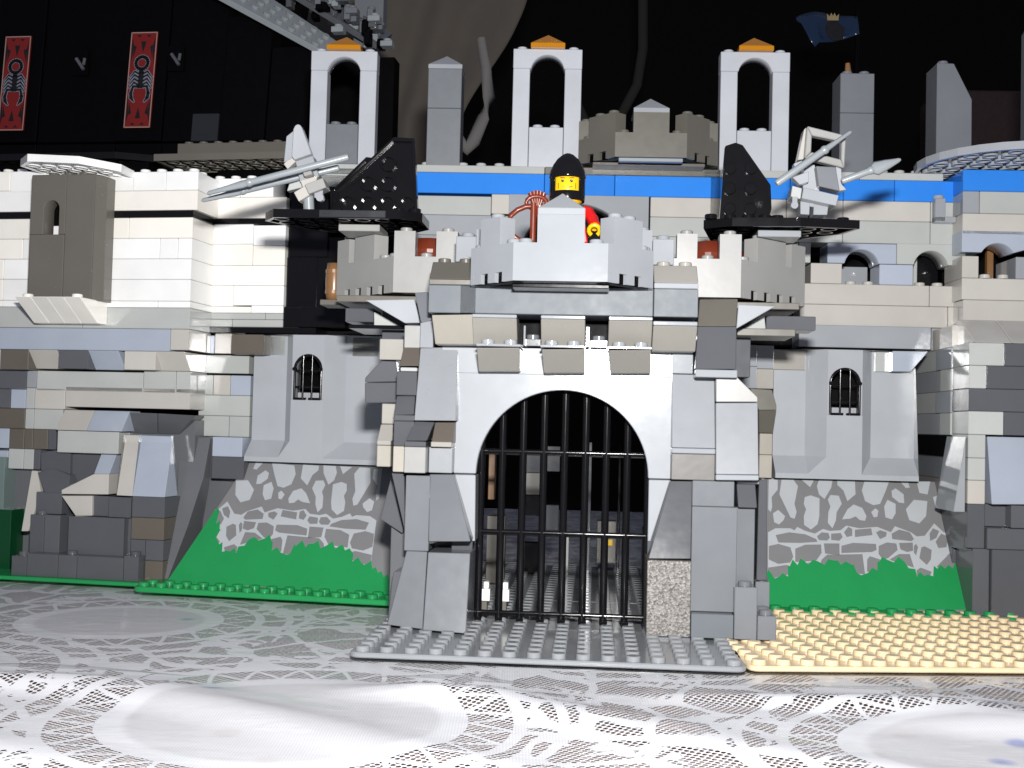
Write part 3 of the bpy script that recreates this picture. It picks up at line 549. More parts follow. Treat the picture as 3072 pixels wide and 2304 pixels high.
def lace():
    m, t, p = nt('lace_cloth'); L = t.links
    tc = N(t, 'ShaderNodeTexCoord'); sc = N(t, 'ShaderNodeVectorMath', operation='SCALE'); sc.inputs['Scale'].default_value = 1/S
    L.new(tc.outputs['Object'], sc.inputs[0]); V = sc.outputs[0]
    def math_(op, a, b=None, c=None):
        n = N(t, 'ShaderNodeMath', operation=op)
        for i, x in enumerate((a, b, c)):
            if x is None: continue
            if isinstance(x, (int, float)): n.inputs[i].default_value = x
            else: L.new(x, n.inputs[i])
        return n.outputs[0]
    def rng(x, a, b, lo=0., hi=1.):
        n = N(t, 'ShaderNodeMapRange', interpolation_type='SMOOTHSTEP'); L.new(x, n.inputs['Value'])
        for k, q in (('From Min', a), ('From Max', b), ('To Min', lo), ('To Max', hi)): n.inputs[k].default_value = q
        return n.outputs[0]
    flat = N(t, 'ShaderNodeVectorMath', operation='MULTIPLY'); flat.inputs[1].default_value = (1, 1, 0); L.new(V, flat.inputs[0]); V = flat.outputs[0]
    # warp
    nz = N(t, 'ShaderNodeTexNoise'); nz.inputs['Scale'].default_value = .35; nz.inputs['Detail'].default_value = 1; L.new(V, nz.inputs['Vector'])
    wv = N(t, 'ShaderNodeVectorMath', operation='MULTIPLY_ADD'); L.new(nz.outputs['Color'], wv.inputs[0]); wv.inputs[1].default_value = (2.4, 2.4, 0); L.new(V, wv.inputs[2]); VW = wv.outputs[0]
    rot = N(t, 'ShaderNodeMapping'); rot.inputs['Rotation'].default_value = (0, 0, .62); L.new(V, rot.inputs[0])
    def vor(vec, scale, feature, rnd):
        n = N(t, 'ShaderNodeTexVoronoi', feature=feature); n.inputs['Scale'].default_value = scale; n.inputs['Randomness'].default_value = rnd; L.new(vec, n.inputs['Vector']); return n.outputs['Distance']
    hole = rng(vor(rot.outputs[0], 4.8, 'F1', .08), .33, .44, 1, 0)
    cord = rng(vor(VW, .34, 'DISTANCE_TO_EDGE', .85), .06, .08)           # 1 inside a cell
    cord2 = rng(vor(VW, .85, 'DISTANCE_TO_EDGE', .8), .07, .10)
    bn = N(t, 'ShaderNodeTexNoise'); bn.inputs['Scale'].default_value = .33; L.new(V, bn.inputs['Vector'])
    big = rng(bn.outputs['Fac'], .47, .5); leaf = rng(bn.outputs['Fac'], .36, .37)
    mask = math_('MULTIPLY', math_('MULTIPLY', cord, math_('MAXIMUM', cord2, big)), leaf)
    solid = None; ringsum = None; zone = None
    sep = N(t, 'ShaderNodeSeparateXYZ'); L.new(V, sep.inputs[0])
    for x, y, r in MEDAL:                                                   # solid medallion, scalloped border of zigzag cells, cord
        d = N(t, 'ShaderNodeVectorMath', operation='DISTANCE'); L.new(V, d.inputs[0]); d.inputs[1].default_value = (x, y, 0)
        dr = math_('SUBTRACT', d.outputs['Value'], r)
        an = math_('ARCTAN2', math_('SUBTRACT', sep.outputs[1], y), math_('SUBTRACT', sep.outputs[0], x))
        tri = math_('PINGPONG', math_('MULTIPLY', an, round(r*5.0)/math.pi), 1.0)
        zz = rng(math_('ABSOLUTE', math_('SUBTRACT', tri, math_('MULTIPLY_ADD', dr, 1/1.5, -.3/1.5))), .12, .17)
        z1 = math_('MULTIPLY', rng(dr, .3, .36), rng(dr, 1.8, 1.86, 1, 0))
        z2 = math_('MULTIPLY', rng(dr, 2.25, 2.32), rng(math_('ABSOLUTE', math_('SUBTRACT', dr, 3.5)), .16, .22))
        f = math_('ADD', math_('MULTIPLY', z1, zz), z2)
        solid = f if solid is None else math_('MULTIPLY', solid, f)
        zone = z1 if zone is None else math_('MAXIMUM', zone, z1)
        ins = rng(dr, -.8, -.4, 1, 0)
        ringsum = ins if ringsum is None else math_('MAXIMUM', ringsum, ins)
    mask = math_('MULTIPLY', math_('MAXIMUM', mask, zone), solid)
    a = math_('MULTIPLY', hole, mask)
    # faint printed flowers inside the medallions
    fn = vor(V, .42, 'F1', 1.0); pet = rng(fn, .10, .26, 1, 0)
    tint = N(t, 'ShaderNodeTexVoronoi'); tint.inputs['Scale'].default_value = .42; L.new(V, tint.inputs['Vector'])
    rp = N(t, 'ShaderNodeValToRGB'); rp.color_ramp.interpolation = 'CONSTANT'
    rp.color_ramp.elements[0].color = (.36, .39, .58, 1); rp.color_ramp.elements[1].position = .4; rp.color_ramp.elements[1].color = (.62, .6, .6, 1)
    e = rp.color_ramp.elements.new(.62); e.color = (.40, .50, .38, 1); e = rp.color_ramp.elements.new(.8); e.color = (.66, .62, .61, 1)
    L.new(tint.outputs['Color'], rp.inputs[0])
    weave = N(t, 'ShaderNodeTexWave'); weave.inputs['Scale'].default_value = 3.2; weave.inputs['Distortion'].default_value = .3; L.new(V, weave.inputs['Vector'])
    base = N(t, 'ShaderNodeMixRGB'); base.inputs[1].default_value = (.74, .74, .765, 1); base.inputs[2].default_value = (.83, .83, .85, 1); L.new(weave.outputs['Fac'], base.inputs[0])
    mx = N(t, 'ShaderNodeMixRGB'); dim = N(t, 'ShaderNodeMixRGB', blend_type='MULTIPLY'); dim.inputs[2].default_value = (.84, .83, .83, 1); L.new(ringsum, dim.inputs[0]); L.new(base.outputs[0], dim.inputs[1]); L.new(math_('MULTIPLY', pet, ringsum), mx.inputs[0]); L.new(dim.outputs[0], mx.inputs[1]); L.new(rp.outputs[0], mx.inputs[2])
    L.new(mx.outputs[0], p.inputs['Base Color']); p.inputs['Roughness'].default_value = .8; p.inputs['Specular IOR Level'].default_value = .15
    hb = N(t, 'ShaderNodeBump'); hb.inputs['Strength'].default_value = .5; hb.inputs['Distance'].default_value = .0006; hb.invert = True
    L.new(a, hb.inputs['Height']); L.new(hb.outputs[0], p.inputs['Normal'])
    tr = N(t, 'ShaderNodeBsdfTransparent'); ms = N(t, 'ShaderNodeMixShader'); L.new(a, ms.inputs[0]); L.new(p.outputs[0], ms.inputs[1]); L.new(tr.outputs[0], ms.inputs[2])
    L.new(ms.outputs[0], t.nodes['Material Output'].inputs['Surface'])
    return m
M['LACE'] = lace()
def vinyl():
    m, t, p = nt('clear_vinyl'); L = t.links
    t.nodes.remove(p)
    tr = N(t, 'ShaderNodeBsdfTransparent'); tr.inputs[0].default_value = (.97, .975, .98, 1)
    gl = N(t, 'ShaderNodeBsdfGlossy'); gl.inputs['Roughness'].default_value = .10
    lw = N(t, 'ShaderNodeLayerWeight'); pw = N(t, 'ShaderNodeMath', operation='POWER'); pw.inputs[1].default_value = 5; fr = N(t, 'ShaderNodeMath', operation='MULTIPLY_ADD'); fr.inputs[1].default_value = .36; fr.inputs[2].default_value = .025; L.new(lw.outputs['Facing'], pw.inputs[0]); L.new(pw.outputs[0], fr.inputs[0])
    tc = N(t, 'ShaderNodeTexCoord'); mp = N(t, 'ShaderNodeMapping'); mp.inputs['Scale'].default_value = (30, 55, 1)
    n = N(t, 'ShaderNodeTexNoise'); n.inputs['Scale'].default_value = 1; n.inputs['Detail'].default_value = 3
    b = N(t, 'ShaderNodeBump'); b.inputs['Strength'].default_value = .35; b.inputs['Distance'].default_value = .004
    L.new(tc.outputs['Object'], mp.inputs[0]); L.new(mp.outputs[0], n.inputs[0]); L.new(n.outputs['Fac'], b.inputs['Height']); L.new(b.outputs[0], gl.inputs['Normal']); L.new(b.outputs[0], lw.inputs['Normal'])
    ms = N(t, 'ShaderNodeMixShader'); L.new(fr.outputs[0], ms.inputs[0]); L.new(tr.outputs[0], ms.inputs[1]); L.new(gl.outputs[0], ms.inputs[2])
    L.new(ms.outputs[0], t.nodes['Material Output'].inputs['Surface'])
    return m
M['VINYL'] = vinyl()
TX0, TX1, TY0, TY1 = -56, 60, -21, 92
tb = MB(); tb.box(WORLD, TX0, TX1, TY0, TY1, -3.5, -.36); tag(tb.build('table', 'WOOD', bevel=.2), kind='structure')
tag(sheet('tablecloth', TX0, TX1, TY0, TY1, .5, lambda x, y: -.30+pucker(x, y), 'LACE'), 'white lace tablecloth with floral medallions spread over the table', 'tablecloth')
tag(sheet('vinyl_cover', TX0, TX1, TY0, TY1, .5, lambda x, y: -.03+pucker(x, y)*1.08, 'VINYL'), 'clear glossy vinyl sheet covering the lace tablecloth', 'table cover')

# ------------------------------------------------------------------ the castle modules
gate = thing('castle_gatehouse', 'grey gatehouse with black portcullis under an arch and three battlements', 'gatehouse', FG.P(0, 0, 0))
wing = thing('castle_wing', 'castle wing with bright white upper wall on a mixed grey rock base', 'castle wall', FL.P(4, -1, 0))
keep = thing('castle_keep', 'long grey back wall with blue stripe carrying three arched window towers', 'castle wall', FB.P(0, -1, 0))
tower = thing('castle_tower', 'grey corner tower with blue band above a dark rock base', 'tower', FR_.P(1, -1, 0))
THING = dict(gate=gate, wing=wing, keep=keep, tower=tower)
GAP = .014
def piece(root, Fm, name, mat, geo, nb, nt_, t, st=0, bevel=.03):
    b = MB()
    back = max(nb, nt_)-t
    if isinstance(geo, tuple):
        u0, z0, u1, z1 = geo; poly = [(u0+GAP, z0+GAP*.6), (u1-GAP, z0+GAP*.6), (u1-GAP, z1-GAP*.6), (u0+GAP, z1-GAP*.6)]
    else:
        poly = geo; cu = sum(q[0] for q in poly)/len(poly); cz = sum(q[1] for q in poly)/len(poly)
        poly = [(u+(cu-u)*.012, z+(cz-z)*.012) for u, z in poly]
        if sum(poly[i][0]*poly[(i+1) % len(poly)][1]-poly[(i+1) % len(poly)][0]*poly[i][1] for i in range(len(poly))) < 0: poly = poly[::-1]
    zz = [q[1] for q in poly]; za, zb = min(zz), max(zz)
    g = lambda u, z: nb+(nt_-nb)*(z-za)/max(1e-6, zb-za)
    b.prism(Fm, poly, g, back)
    o = b.build(name, mat, root, bevel)
    if st:
        c = MB(); u0, z0, u1, z1 = geo; k = max(1, round(u1-u0)); step = (u1-u0)/k
        for i in range(k):
            if st == 2: c.stud(Fm, u0+step*(i+.5), nt_-.42, z1)
            else:
                c.stud(Fm, u0+step*(i+.5), nt_-.5, z1)
                if t > 1.9 and st == 1: c.stud(Fm, u0+step*(i+.5), nt_-1.5, z1)
        c.build('studs', mat, o)
        bpy.context.view_layer.update()
    return o
for th, wl, nm, mat, geo, nb, nt_, t, st in PIECES:
    piece(THING[th], F[wl], nm, mat, geo, nb, nt_, t, st)
# ------------------------------------------------------------------ special pieces
def arch(root, Fm, u0, u1, z0, z1, uc, r, zs, n, t, mat, name='arch', k=28, ho=None):
    """rectangle u0..u1 x z0..z1 with a round-headed opening reaching down to z0"""
    b = MB(); pts = [(uc-r, z0)] if zs > z0+1e-3 else []
    lo = max(zs, z0)
    a0 = math.asin(max(0, min(1, (lo-zs)/r)))
    arc = [(uc-r*math.cos(a0+(math.pi-2*a0)*i/k), zs+r*math.sin(a0+(math.pi-2*a0)*i/k)) for i in range(k+1)]
    inner = pts+arc+([(uc+r, z0)] if pts else [])
    outer = []
    m = len(inner)
    for i, (u, z) in enumerate(inner):                     # project the opening on the outline
        if i == 0: q = (u0, z0)
        elif i == m-1: q = (u1, z0)
        else:
            du, dz = u-uc, z-zs+1e-9
            if z <= zs: q = (u0 if u < uc else u1, z)
            else:
                s1 = ((u0-uc)/du if du < 0 else (u1-uc)/du) if abs(du) > 1e-6 else 1e9; s2 = (z1-zs)/dz
                q = (uc+du*min(s1, s2), zs+dz*min(s1, s2))
        outer.append(q)
    # insert exact corners
    oi = list(outer)
    ins = []
    for cu in (u0, u1):
        j = min(range(m), key=lambda i: abs(oi[i][0]-cu)+abs(oi[i][1]-z1)); oi[j] = (cu, z1)
    fi = [Fm.P(u, n, z) for u, z in inner]; fo = [Fm.P(u, n, z) for u, z in oi]
    bi = [Fm.P(u, n-t, z) for u, z in inner]; bo = [Fm.P(u, n-t, z) for u, z in oi]
    vs = fi+fo+bi+bo
    for i in range(m-1):
        b.add([fi[i], fo[i], fo[i+1], fi[i+1]], [(0, 1, 2, 3)]); b.add([bi[i], bo[i], bo[i+1], bi[i+1]], [(3, 2, 1, 0)])
        b.add([fi[i], fi[i+1], bi[i+1], bi[i]], [(0, 1, 2, 3)], True); b.add([fo[i], fo[i+1], bo[i+1], bo[i]], [(3, 2, 1, 0)])
    b.add([fi[0], fo[0], bo[0], bi[0]], [(3, 2, 1, 0)]); b.add([fi[-1], fo[-1], bo[-1], bi[-1]], [(0, 1, 2, 3)])
    o = b.build(name, mat, root)
    bm = bmesh.new(); bm.from_mesh(o.data); bmesh.ops.remove_doubles(bm, verts=bm.verts, dist=1e-6); bmesh.ops.recalc_face_normals(bm, faces=bm.faces)
    ed = [e for e in bm.edges if len(e.link_faces) == 2 and e.calc_face_angle(0) > .7]
    bmesh.ops.bevel(bm, geom=ed, offset=.03*S, segments=1, affect='EDGES', clamp_overlap=True); bm.to_mesh(o.data); bm.free()
    return o
def simple(root, Fm, u0, u1, n0, n1, z0, z1, mat, name='brick', bevel=.03, studs=False):
    b = MB(); b.box(Fm, u0+GAP, u1-GAP, n0, n1, z0+.008, z1-.008); o = b.build(name, mat, root, bevel)
    if studs:
        c = MB(); k = max(1, round(u1-u0)); kn = max(1, round(abs(n1-n0)))
        for i in range(k):
            for j in range(kn): c.stud(Fm, u0+(u1-u0)*(i+.5)/k, n0+(n1-n0)*(j+.5)/kn, z1)
        c.build('studs', mat, o)
    return o
def pyramid(root, Fm, uc, nc, h, z0, z1, z2, mat, name='roof_cap'):
    b = MB()
    q = [(-h, -h), (h, -h), (h, h), (-h, h)]
    vs = [Fm.P(uc+x, nc+y, z0) for x, y in q]+[Fm.P(uc+x, nc+y, z1) for x, y in q]+[Fm.P(uc, nc, z2)]
    b.add(vs, [(3, 2, 1, 0)]+[(i, (i+1) % 4, (i+1) % 4+4, i+4) for i in range(4)]+[(4+i, 4+(i+1) % 4, 8) for i in range(4)])
    return b.build(name, mat, root, .02)
def battlement(root, Fm, pts, merlons, z0, zl, zt, mat, thick=.85, name='battlement', notch=()):
    """a low wall along the plan points (u, n) with raised merlons given as (segment, start, end) in 0..1"""
    b = MB(); dks = []
    for i in range(len(pts)-1):
        a, c = Vector(pts[i]), Vector(pts[i+1]); d = c-a; ln = d.length; d /= ln
        ins = Vector((d.y, -d.x))*thick                                        # inward side
        o = Fm.P(a.x, a.y, 0); U = Fm.U*d.x+Fm.N*d.y; Nn = -(Fm.U*ins.x+Fm.N*ins.y)/thick
        sf = Fr(o, U, Nn, Fm.Z)
        e = .33*thick if 0 < i < len(pts)-1 else 0
        zb = z0+(.42 if i in notch else 0)
        b.box(sf, 0, ln, -thick, 0, zb, zl)
        if i in notch:
            k = max(1, round(ln))
            for j in range(k):
                w = ln/k; b.box(sf, j*w+.24, (j+1)*w-.24, -thick*.9, -.001, z0, zb)
            dk = MB(); dks.append(dk); dk.box(sf, .05, ln-.05, -thick*.8, -.22, z0-.02, zb-.01)  # black strip inside the notches, painted as their shade
            b.box(sf, 0, .21, -thick*.9, -.001, z0, zb); b.box(sf, ln-.21, ln, -thick*.9, -.001, z0, zb)
        for sg, s0, s1 in merlons:
            if sg == i:
                b.box(sf, s0*ln, s1*ln, -thick, -.0005, zl, zt)
                k = max(1, round((s1-s0)*ln))
                for j in range(k): b.stud(sf, ln*(s0+(s1-s0)*(j+.5)/k), -thick*.5, zt)
        used = sorted((s0, s1) for sg, s0, s1 in merlons if sg == i); pos = 0; 
        for s0, s1 in used+[(1, 1)]:
            g = (s0-pos)*ln
            if g > .7:
                k = max(1, round(g))
                for j in range(k): b.stud(sf, pos*ln+g*(j+.5)/k, -thick*.5, zl)
            pos = s1
    o_ = b.build(name, mat, root)
    for d_ in dks: d_.build('notch_shade', 'KM', o_)
    return o_
def hollow_plate(root, Fm, poly, th, mat, name='plate', pitch=1, rim=.16, skin=.14, off=(0, 0)):
    """plate seen from its open side: a skin, a rim wall and the round tubes; open side towards -Z of the frame"""
    b = MB(); k = len(poly)
    cu = sum(q[0] for q in poly)/k; cn = sum(q[1] for q in poly)/k
    def inset(p): 
        d = Vector((cu-p[0], cn-p[1])); return (p[0]+d.x/d.length*rim*1.3, p[1]+d.y/d.length*rim*1.3)
    inn = [inset(q) for q in poly]
    top = [Fm.P(u, n, th) for u, n in poly]; bot = [Fm.P(u, n, 0) for u, n in poly]
    ib = [Fm.P(u, n, 0) for u, n in inn]; it = [Fm.P(u, n, th-skin) for u, n in inn]
    b.add(top, [tuple(range(k))])
    for i in range(k):
        j = (i+1) % k
        b.add([top[i], top[j], bot[j], bot[i]], [(0, 1, 2, 3)]); b.add([bot[i], bot[j], ib[j], ib[i]], [(0, 1, 2, 3)]); b.add([ib[i], ib[j], it[j], it[i]], [(0, 1, 2, 3)])
    b.add(it, [tuple(range(k))])
    def inside(u, n, m):
        for i in range(k):
            a, c = poly[i], poly[(i+1) % k]; e = Vector((c[0]-a[0], c[1]-a[1])); e.normalize()
            if (e.x*(n-a[1])-e.y*(u-a[0]))*sgn < m: return False
        return True
    sgn = 1 if sum(poly[i][0]*poly[(i+1) % k][1]-poly[(i+1) % k][0]*poly[i][1] for i in range(k)) > 0 else -1
    us = [q[0] for q in poly]; ns = [q[1] for q in poly]
    u = min(us)+1+off[0]
    while u < max(us):
        n = min(ns)+1+off[1]
        while n < max(ns):
            if inside(u, n, .5): b.ring(Fm, u, n, 0, th-skin, .40, .31, 18)
            n += pitch
        u += pitch
    o = b.build(name, mat, root)
    return o
def studded_plate(root, Fm, poly, th, mat, name='plate', bevel=.03, off=(.5, .5), margin=.3):
    b = MB(); k = len(poly)
    top = [Fm.P(u, n, th) for u, n in poly]; bot = [Fm.P(u, n, 0) for u, n in poly]
    b.add(top+bot, [tuple(range(k)), tuple(range(2*k-1, k-1, -1))]+[(i, i+k, (i+1) % k+k, (i+1) % k) for i in range(k)])
    o = b.build(name, mat, root, bevel)
    sgn = 1 if sum(poly[i][0]*poly[(i+1) % k][1]-poly[(i+1) % k][0]*poly[i][1] for i in range(k)) > 0 else -1
    c = MB(); us = [q[0] for q in poly]; ns = [q[1] for q in poly]; u = min(us)+off[0]
    while u < max(us):
        n = min(ns)+off[1]
        while n < max(ns):
            ok = True
            for i in range(k):
                a, e = poly[i], poly[(i+1) % k]; d = Vector((e[0]-a[0], e[1]-a[1])); d.normalize()
                if (d.x*(n-a[1])-d.y*(u-a[0]))*sgn < margin: ok = False
            if ok: c.stud(Fm, u, n, th)
            n += 1
        u += 1
    if c.v: c.build('studs', mat, o)
    return o
def baseplate(root, Fm, u0, u1, n0, n1, mat, skip=None, z=0., th=.22):
    r = .45
    poly = []
    for cu, cn, a in ((u0+r, n0+r, 180), (u1-r, n0+r, 270), (u1-r, n1-r, 0), (u0+r, n1-r, 90)):
        for i in range(4):
            q = math.radians(a+30*i); poly.append((cu+r*math.cos(q), cn+r*math.sin(q)))
    b = MB(); k = len(poly)
    top = [Fm.P(u, n, z+th) for u, n in poly]; bot = [Fm.P(u, n, z) for u, n in poly]
    b.add(top+bot, [tuple(range(k)), tuple(range(2*k-1, k-1, -1))]+[(i, i+k, (i+1) % k+k, (i+1) % k) for i in range(k)])
    o = b.build('baseplate', mat, root, .05)
    c = MB(); nu, nn = round(u1-u0), round(n1-n0)
    for i in range(nu):
        for j in range(nn):
            u, n = u0+(u1-u0)*(i+.5)/nu, n0+(n1-n0)*(j+.5)/nn
            if skip and skip(u, n): continue
            c.stud(Fm, u, n, z+th)
    c.build('studs', mat, o)
    return o
# ---------------- gatehouse
baseplate(gate, FG, -8.15, 7.85, -9.0, 7.0, 'BP')
baseplate(gate, FG, -8.15, 7.85, -25.2, -9.15, 'BP')
arch(gate, FG, -4.88, 5.15, 7.28, 13.3, .13, 3.98, 7.26, 0, 1.0, 'LBw', k=40)
for u0, u1, z0, z1, n in ((-4.9, -3.9, .22, 7.26, -.02), (4.12, 5.15, .22, 7.26, -.02)): simple(gate, FG, u0, u1, n-1, n, z0, z1, 'DB')
g = thing('portcullis', 'black barred portcullis hanging in the gate arch', 'gate', FG.P(.13, -1.4, .3))
for i in range(9):
    u = -3.72+i*.985; h = 7.26+math.sqrt(max(.02, 4.15**2-(u-.13)**2)) if abs(u-.13) < 4.15 else 7.3
    b = MB(); b.tube([FG.P(u, -1.45, .32), FG.P(u, -1.45, h)], .18, 12); b.build('bar', 'K', g)
for z in (8.33, 4.52, .72):
    b = MB(); b.tube([FG.P(-4.0, -1.38, z), FG.P(4.3, -1.38, z)], .105, 10); b.box(FG, -3.95, 4.25, -1.7, -1.4, z-.18, z); b.build('crossbar', 'K', g)
for i in range(9):
    u = -3.72+i*.985; b = MB(); b.box(FG, u-.15, u+.2, -1.6, -1.15, .24, .5); b.build('tooth', 'K', g, .03)
# the ledge of the front battlement
for u0, u1, n0, n1, z0, z1, m in ((-3.9, 3.9, -3, 2.0, 15.2, 15.66, 'DBm'), (-2.1, 2.1, 1.9, 4.0, 15.5, 15.7, 'K'), (-4.9, 5.2, -3, -1.4, 13.3, 14.2, 'KM'), (-5.4, 5.4, -6, -3, 15.3, 15.7, 'LG')): simple(gate, FG, u0, u1, n0, n1, z0, z1, m, 'plate')  # black plate behind the corbels also stands in for shade
battlement(gate, FG, [(-4.0, -1.2), (-4.0, 3.0), (-2, 5), (2, 5), (4.0, 3.0), (4.0, -1.2)], [(1, .22, .68), (2, .25, .75), (3, .13, .74), (0, .2, .5), (4, .4, .7)], 15.68, 17.3, 18.5, 'LB', notch=(1, 3))
pyramid(gate, FG, 0, 4.0, 1.0, 18.5, 18.78, 19.6, 'LB')
battlement(gate, FG, [(-12.0, -11), (-12.0, -6.1), (-8.4, -2.5), (-4.4, -2.5)], [(1, .0, .21), (1, .32, .66), (2, 0, .26), (2, .52, .78)], 15.92, 17.7, 18.95, 'BW', notch=(1,))
battlement(gate, FG, [(4.4, -2.5), (8.45, -2.5), (12.1, -6.1), (12.1, -11)], [(0, .24, .48), (0, .745, 1), (1, .25, .68), (1, .78, 1)], 15.95, 17.8, 19.0, 'BW', notch=(1,))
for sg in (-1, 1):
    simple(gate, FG, min(sg*4.6, sg*11.4), max(sg*4.6, sg*11.4), -12, -3.4, 15.5, 15.85, 'DG', 'plate')
    simple(gate, FG, min(sg*5.2, sg*9.2), max(sg*5.2, sg*9.2), -11, -4.2, 12.2, 15.5, 'DB', 'brick')
    simple(gate, FG, min(sg*5.2, sg*8.2), max(sg*5.2, sg*8.2), -11, -3.2, .24, 12.2, 'DB', 'brick')
fp = Fr(FG.P(0, 0, 0), FG.U, FG.N, FG.Z)
# pale plates lying on the turret merlons under the black wings
simple(gate, FG, -11.3, -9.2, -5.2, -2.9, 18.97, 19.32, 'BW', 'plate'); simple(gate, FG, 9.3, 11.4, -5.2, -3.2, 19.02, 19.35, 'LB', 'plate')
# black wing plates
z0 = 19.36
fh = Fr(FG.P(0, 0, z0), FG.U, FG.N, (0, 0, 1))
hollow_plate(gate, fh, [(-7.0, -4.6), (-7.0, -2.2), (-8.0, -1.5), (-14.2, -1.5), (-14.9, -2.6), (-13.0, -5.6), (-9, -7)], .42, 'K')
simple(gate, FG, -11.95, -8.65, -1.6, -1.42, z0+.02, z0+.40, 'IR', 'trim')
hollow_plate(gate, Fr(FG.P(0, 0, z0+.05), FG.U, FG.N, (0, 0, 1)), [(6.7, -3.4), (8.0, -2.6), (11.2, -2.4), (14.1, -2.9), (13.6, -4.6), (11, -7.2), (7.4, -7.2)], .42, 'K')
fw = Fr(FG.P(0, -3.2, 0), FG.U, (0, 0, 1), -FG.N)
hollow_plate(gate, fw, [(-11.7, 19.75), (-7.38, 19.75), (-7.66, 23.7), (-8.7, 23.75), (-11.65, 20.95)], .42, 'K', 'wing', pitch=1, off=(-.25, -.3))
fw2 = Fr(FG.P(0, -3.9, 0), FG.U, (0, 0, 1), -FG.N)
hollow_plate(gate, fw2, [(-11.9, 19.75), (-9.2, 19.75), (-9.7, 22.85), (-10.2, 22.9), (-12.0, 21.1)], .42, 'K', 'wing')
fw = Fr(FG.P(0, -3.6, 0), FG.U, (0, 0, 1), FG.N)
studded_plate(gate, fw, [(7.45, 19.82), (9.8, 19.86), (9.95, 20.4), (9.88, 21.55), (8.5, 23.5), (8.15, 23.62), (7.66, 23.45)], .42, 'K', 'wing', off=(.45, .5), margin=.25)
for u, n, s_ in ((-8.2, -2.4, 0), (-7.4, -2.4, 0), (7.0, -2.9, 0), (7.9, -2.9, 0), (10.2, -3.0, 0), (11.9, -2.9, 0), (13.4, -3.4, 0), (8.8, -2.9, 0), (9.6, -2.9, 0)):
    b = MB(); b.stud(FG, u, n, z0+.45); b.build('stud', 'K', gate)
# things inside the gate passage
inner = [(-4.6, -3.5, -16, -15, .24, 4.2, 'DG'), (-3.0, -1.6, -21, -20, .24, 2.2, 'K'), (-3.0, -1.6, -21, -20, 5.2, 6.6, 'DG'), (-3.0, -1.6, -21, -20, 6.6, 7.8, 'DB'), (-3.0, -1.6, -21, -20, 3.9, 5.2, 'K'), (-1.4, -.5, -21, -20, 6.7, 8.3, 'DB'), (-1.4, -.5, -21, -20, 3.0, 4.6, 'DB'), (1.2, 1.5, -22, -21.5, .24, 8.6, 'DB'), (3.2, 3.4, -23, -22, .24, 8.4, 'K'), (3.8, 4.0, -23, -22, .24, 8.6, 'K'), (1.9, 3.1, -20, -18.8, 1.2, 3.8, 'DG'), (4.6, 5.4, -18, -17, .24, 3.6, 'DB')]
for q in inner: simple(gate, FG, *q)
simple(gate, FG, 2.5, 2.9, -18.7, -18.4, 2.3, 2.7, 'YE'); simple(gate, FG, -.2, .2, -19, -18.6, .24, 3.0, 'LG'); simple(gate, FG, 1.0, 1.2, -18, -17.8, .24, 3.2, 'W'); simple(gate, FG, -4.5, -4.1, -15, -14, 5.2, 8.2, 'WD')
for u in (-3.55, -2.6):
    simple(gate, FG, u-.22, u+.22, -4.0, -3.5, .9, 1.5, 'W'); simple(gate, FG, u-.12, u+.16, -4.0, -3.5, 1.5, 1.85, 'W'); simple(gate, FG, u-.3, u+.1, -4.0, -3.5, .24, .9, 'DG')

# tan baseplate in front of the tower
ft = wall_frame((9.75, -.33), -5)
tp = thing('tan_baseplate', 'tan studded baseplate lying in front of the stone printed slope', 'baseplate', ft.P(8, -6, 0))
baseplate(tp, ft, 0, 32, -14.0, 0, 'TN', skip=lambda u, n: False)
# green strips
gp = baseplate(wing, FL, 4.6, 20.6, -11.5, 4.1, 'GR', skip=lambda u, n: n < 2.6, th=.3)
baseplate(wing, FL, -14, 4.3, -8, 2.3, 'GR', skip=lambda u, n: n < 30, th=.22)
baseplate(tower, FB, 8.6, 21.6, -8, 6.4, 'GR', skip=lambda u, n: n < 5.0, th=.34)
# ---------------- printed rock slopes
def clip(poly, quad):
    s = 1 if sum(quad[i][0]*quad[(i+1) % 4][1]-quad[(i+1) % 4][0]*quad[i][1] for i in range(4)) > 0 else -1
    for i in range(4):
        a, c = quad[i], quad[(i+1) % 4]; out = []
        f = lambda p: s*((c[0]-a[0])*(p[1]-a[1])-(c[1]-a[1])*(p[0]-a[0]))
        for j in range(len(poly)):
            p, q = poly[j], poly[(j+1) % len(poly)]; fp_, fq = f(p), f(q)
            if fp_ >= 0: out.append(p)
            if (fp_ >= 0) != (fq >= 0):
                t = fp_/(fp_-fq); out.append((p[0]+(q[0]-p[0])*t, p[1]+(q[1]-p[1])*t))
        poly = out
        if len(poly) < 3: return None
    return poly
def jag(poly, amp):
    out = []
    for i in range(len(poly)-2):
        (a, b_), (c, d) = poly[i], poly[i+1]
        k = max(1, int(math.hypot(c-a, d-b_)/.2))
        for j in range(k):
            t = j/k; out.append((a+(c-a)*t, b_+(d-b_)*t+(amp if j % 2 else -amp*.3)*(.5+random.random())))
    return out+list(poly[-2:])
from mathutils.geometry import tessellate_polygon
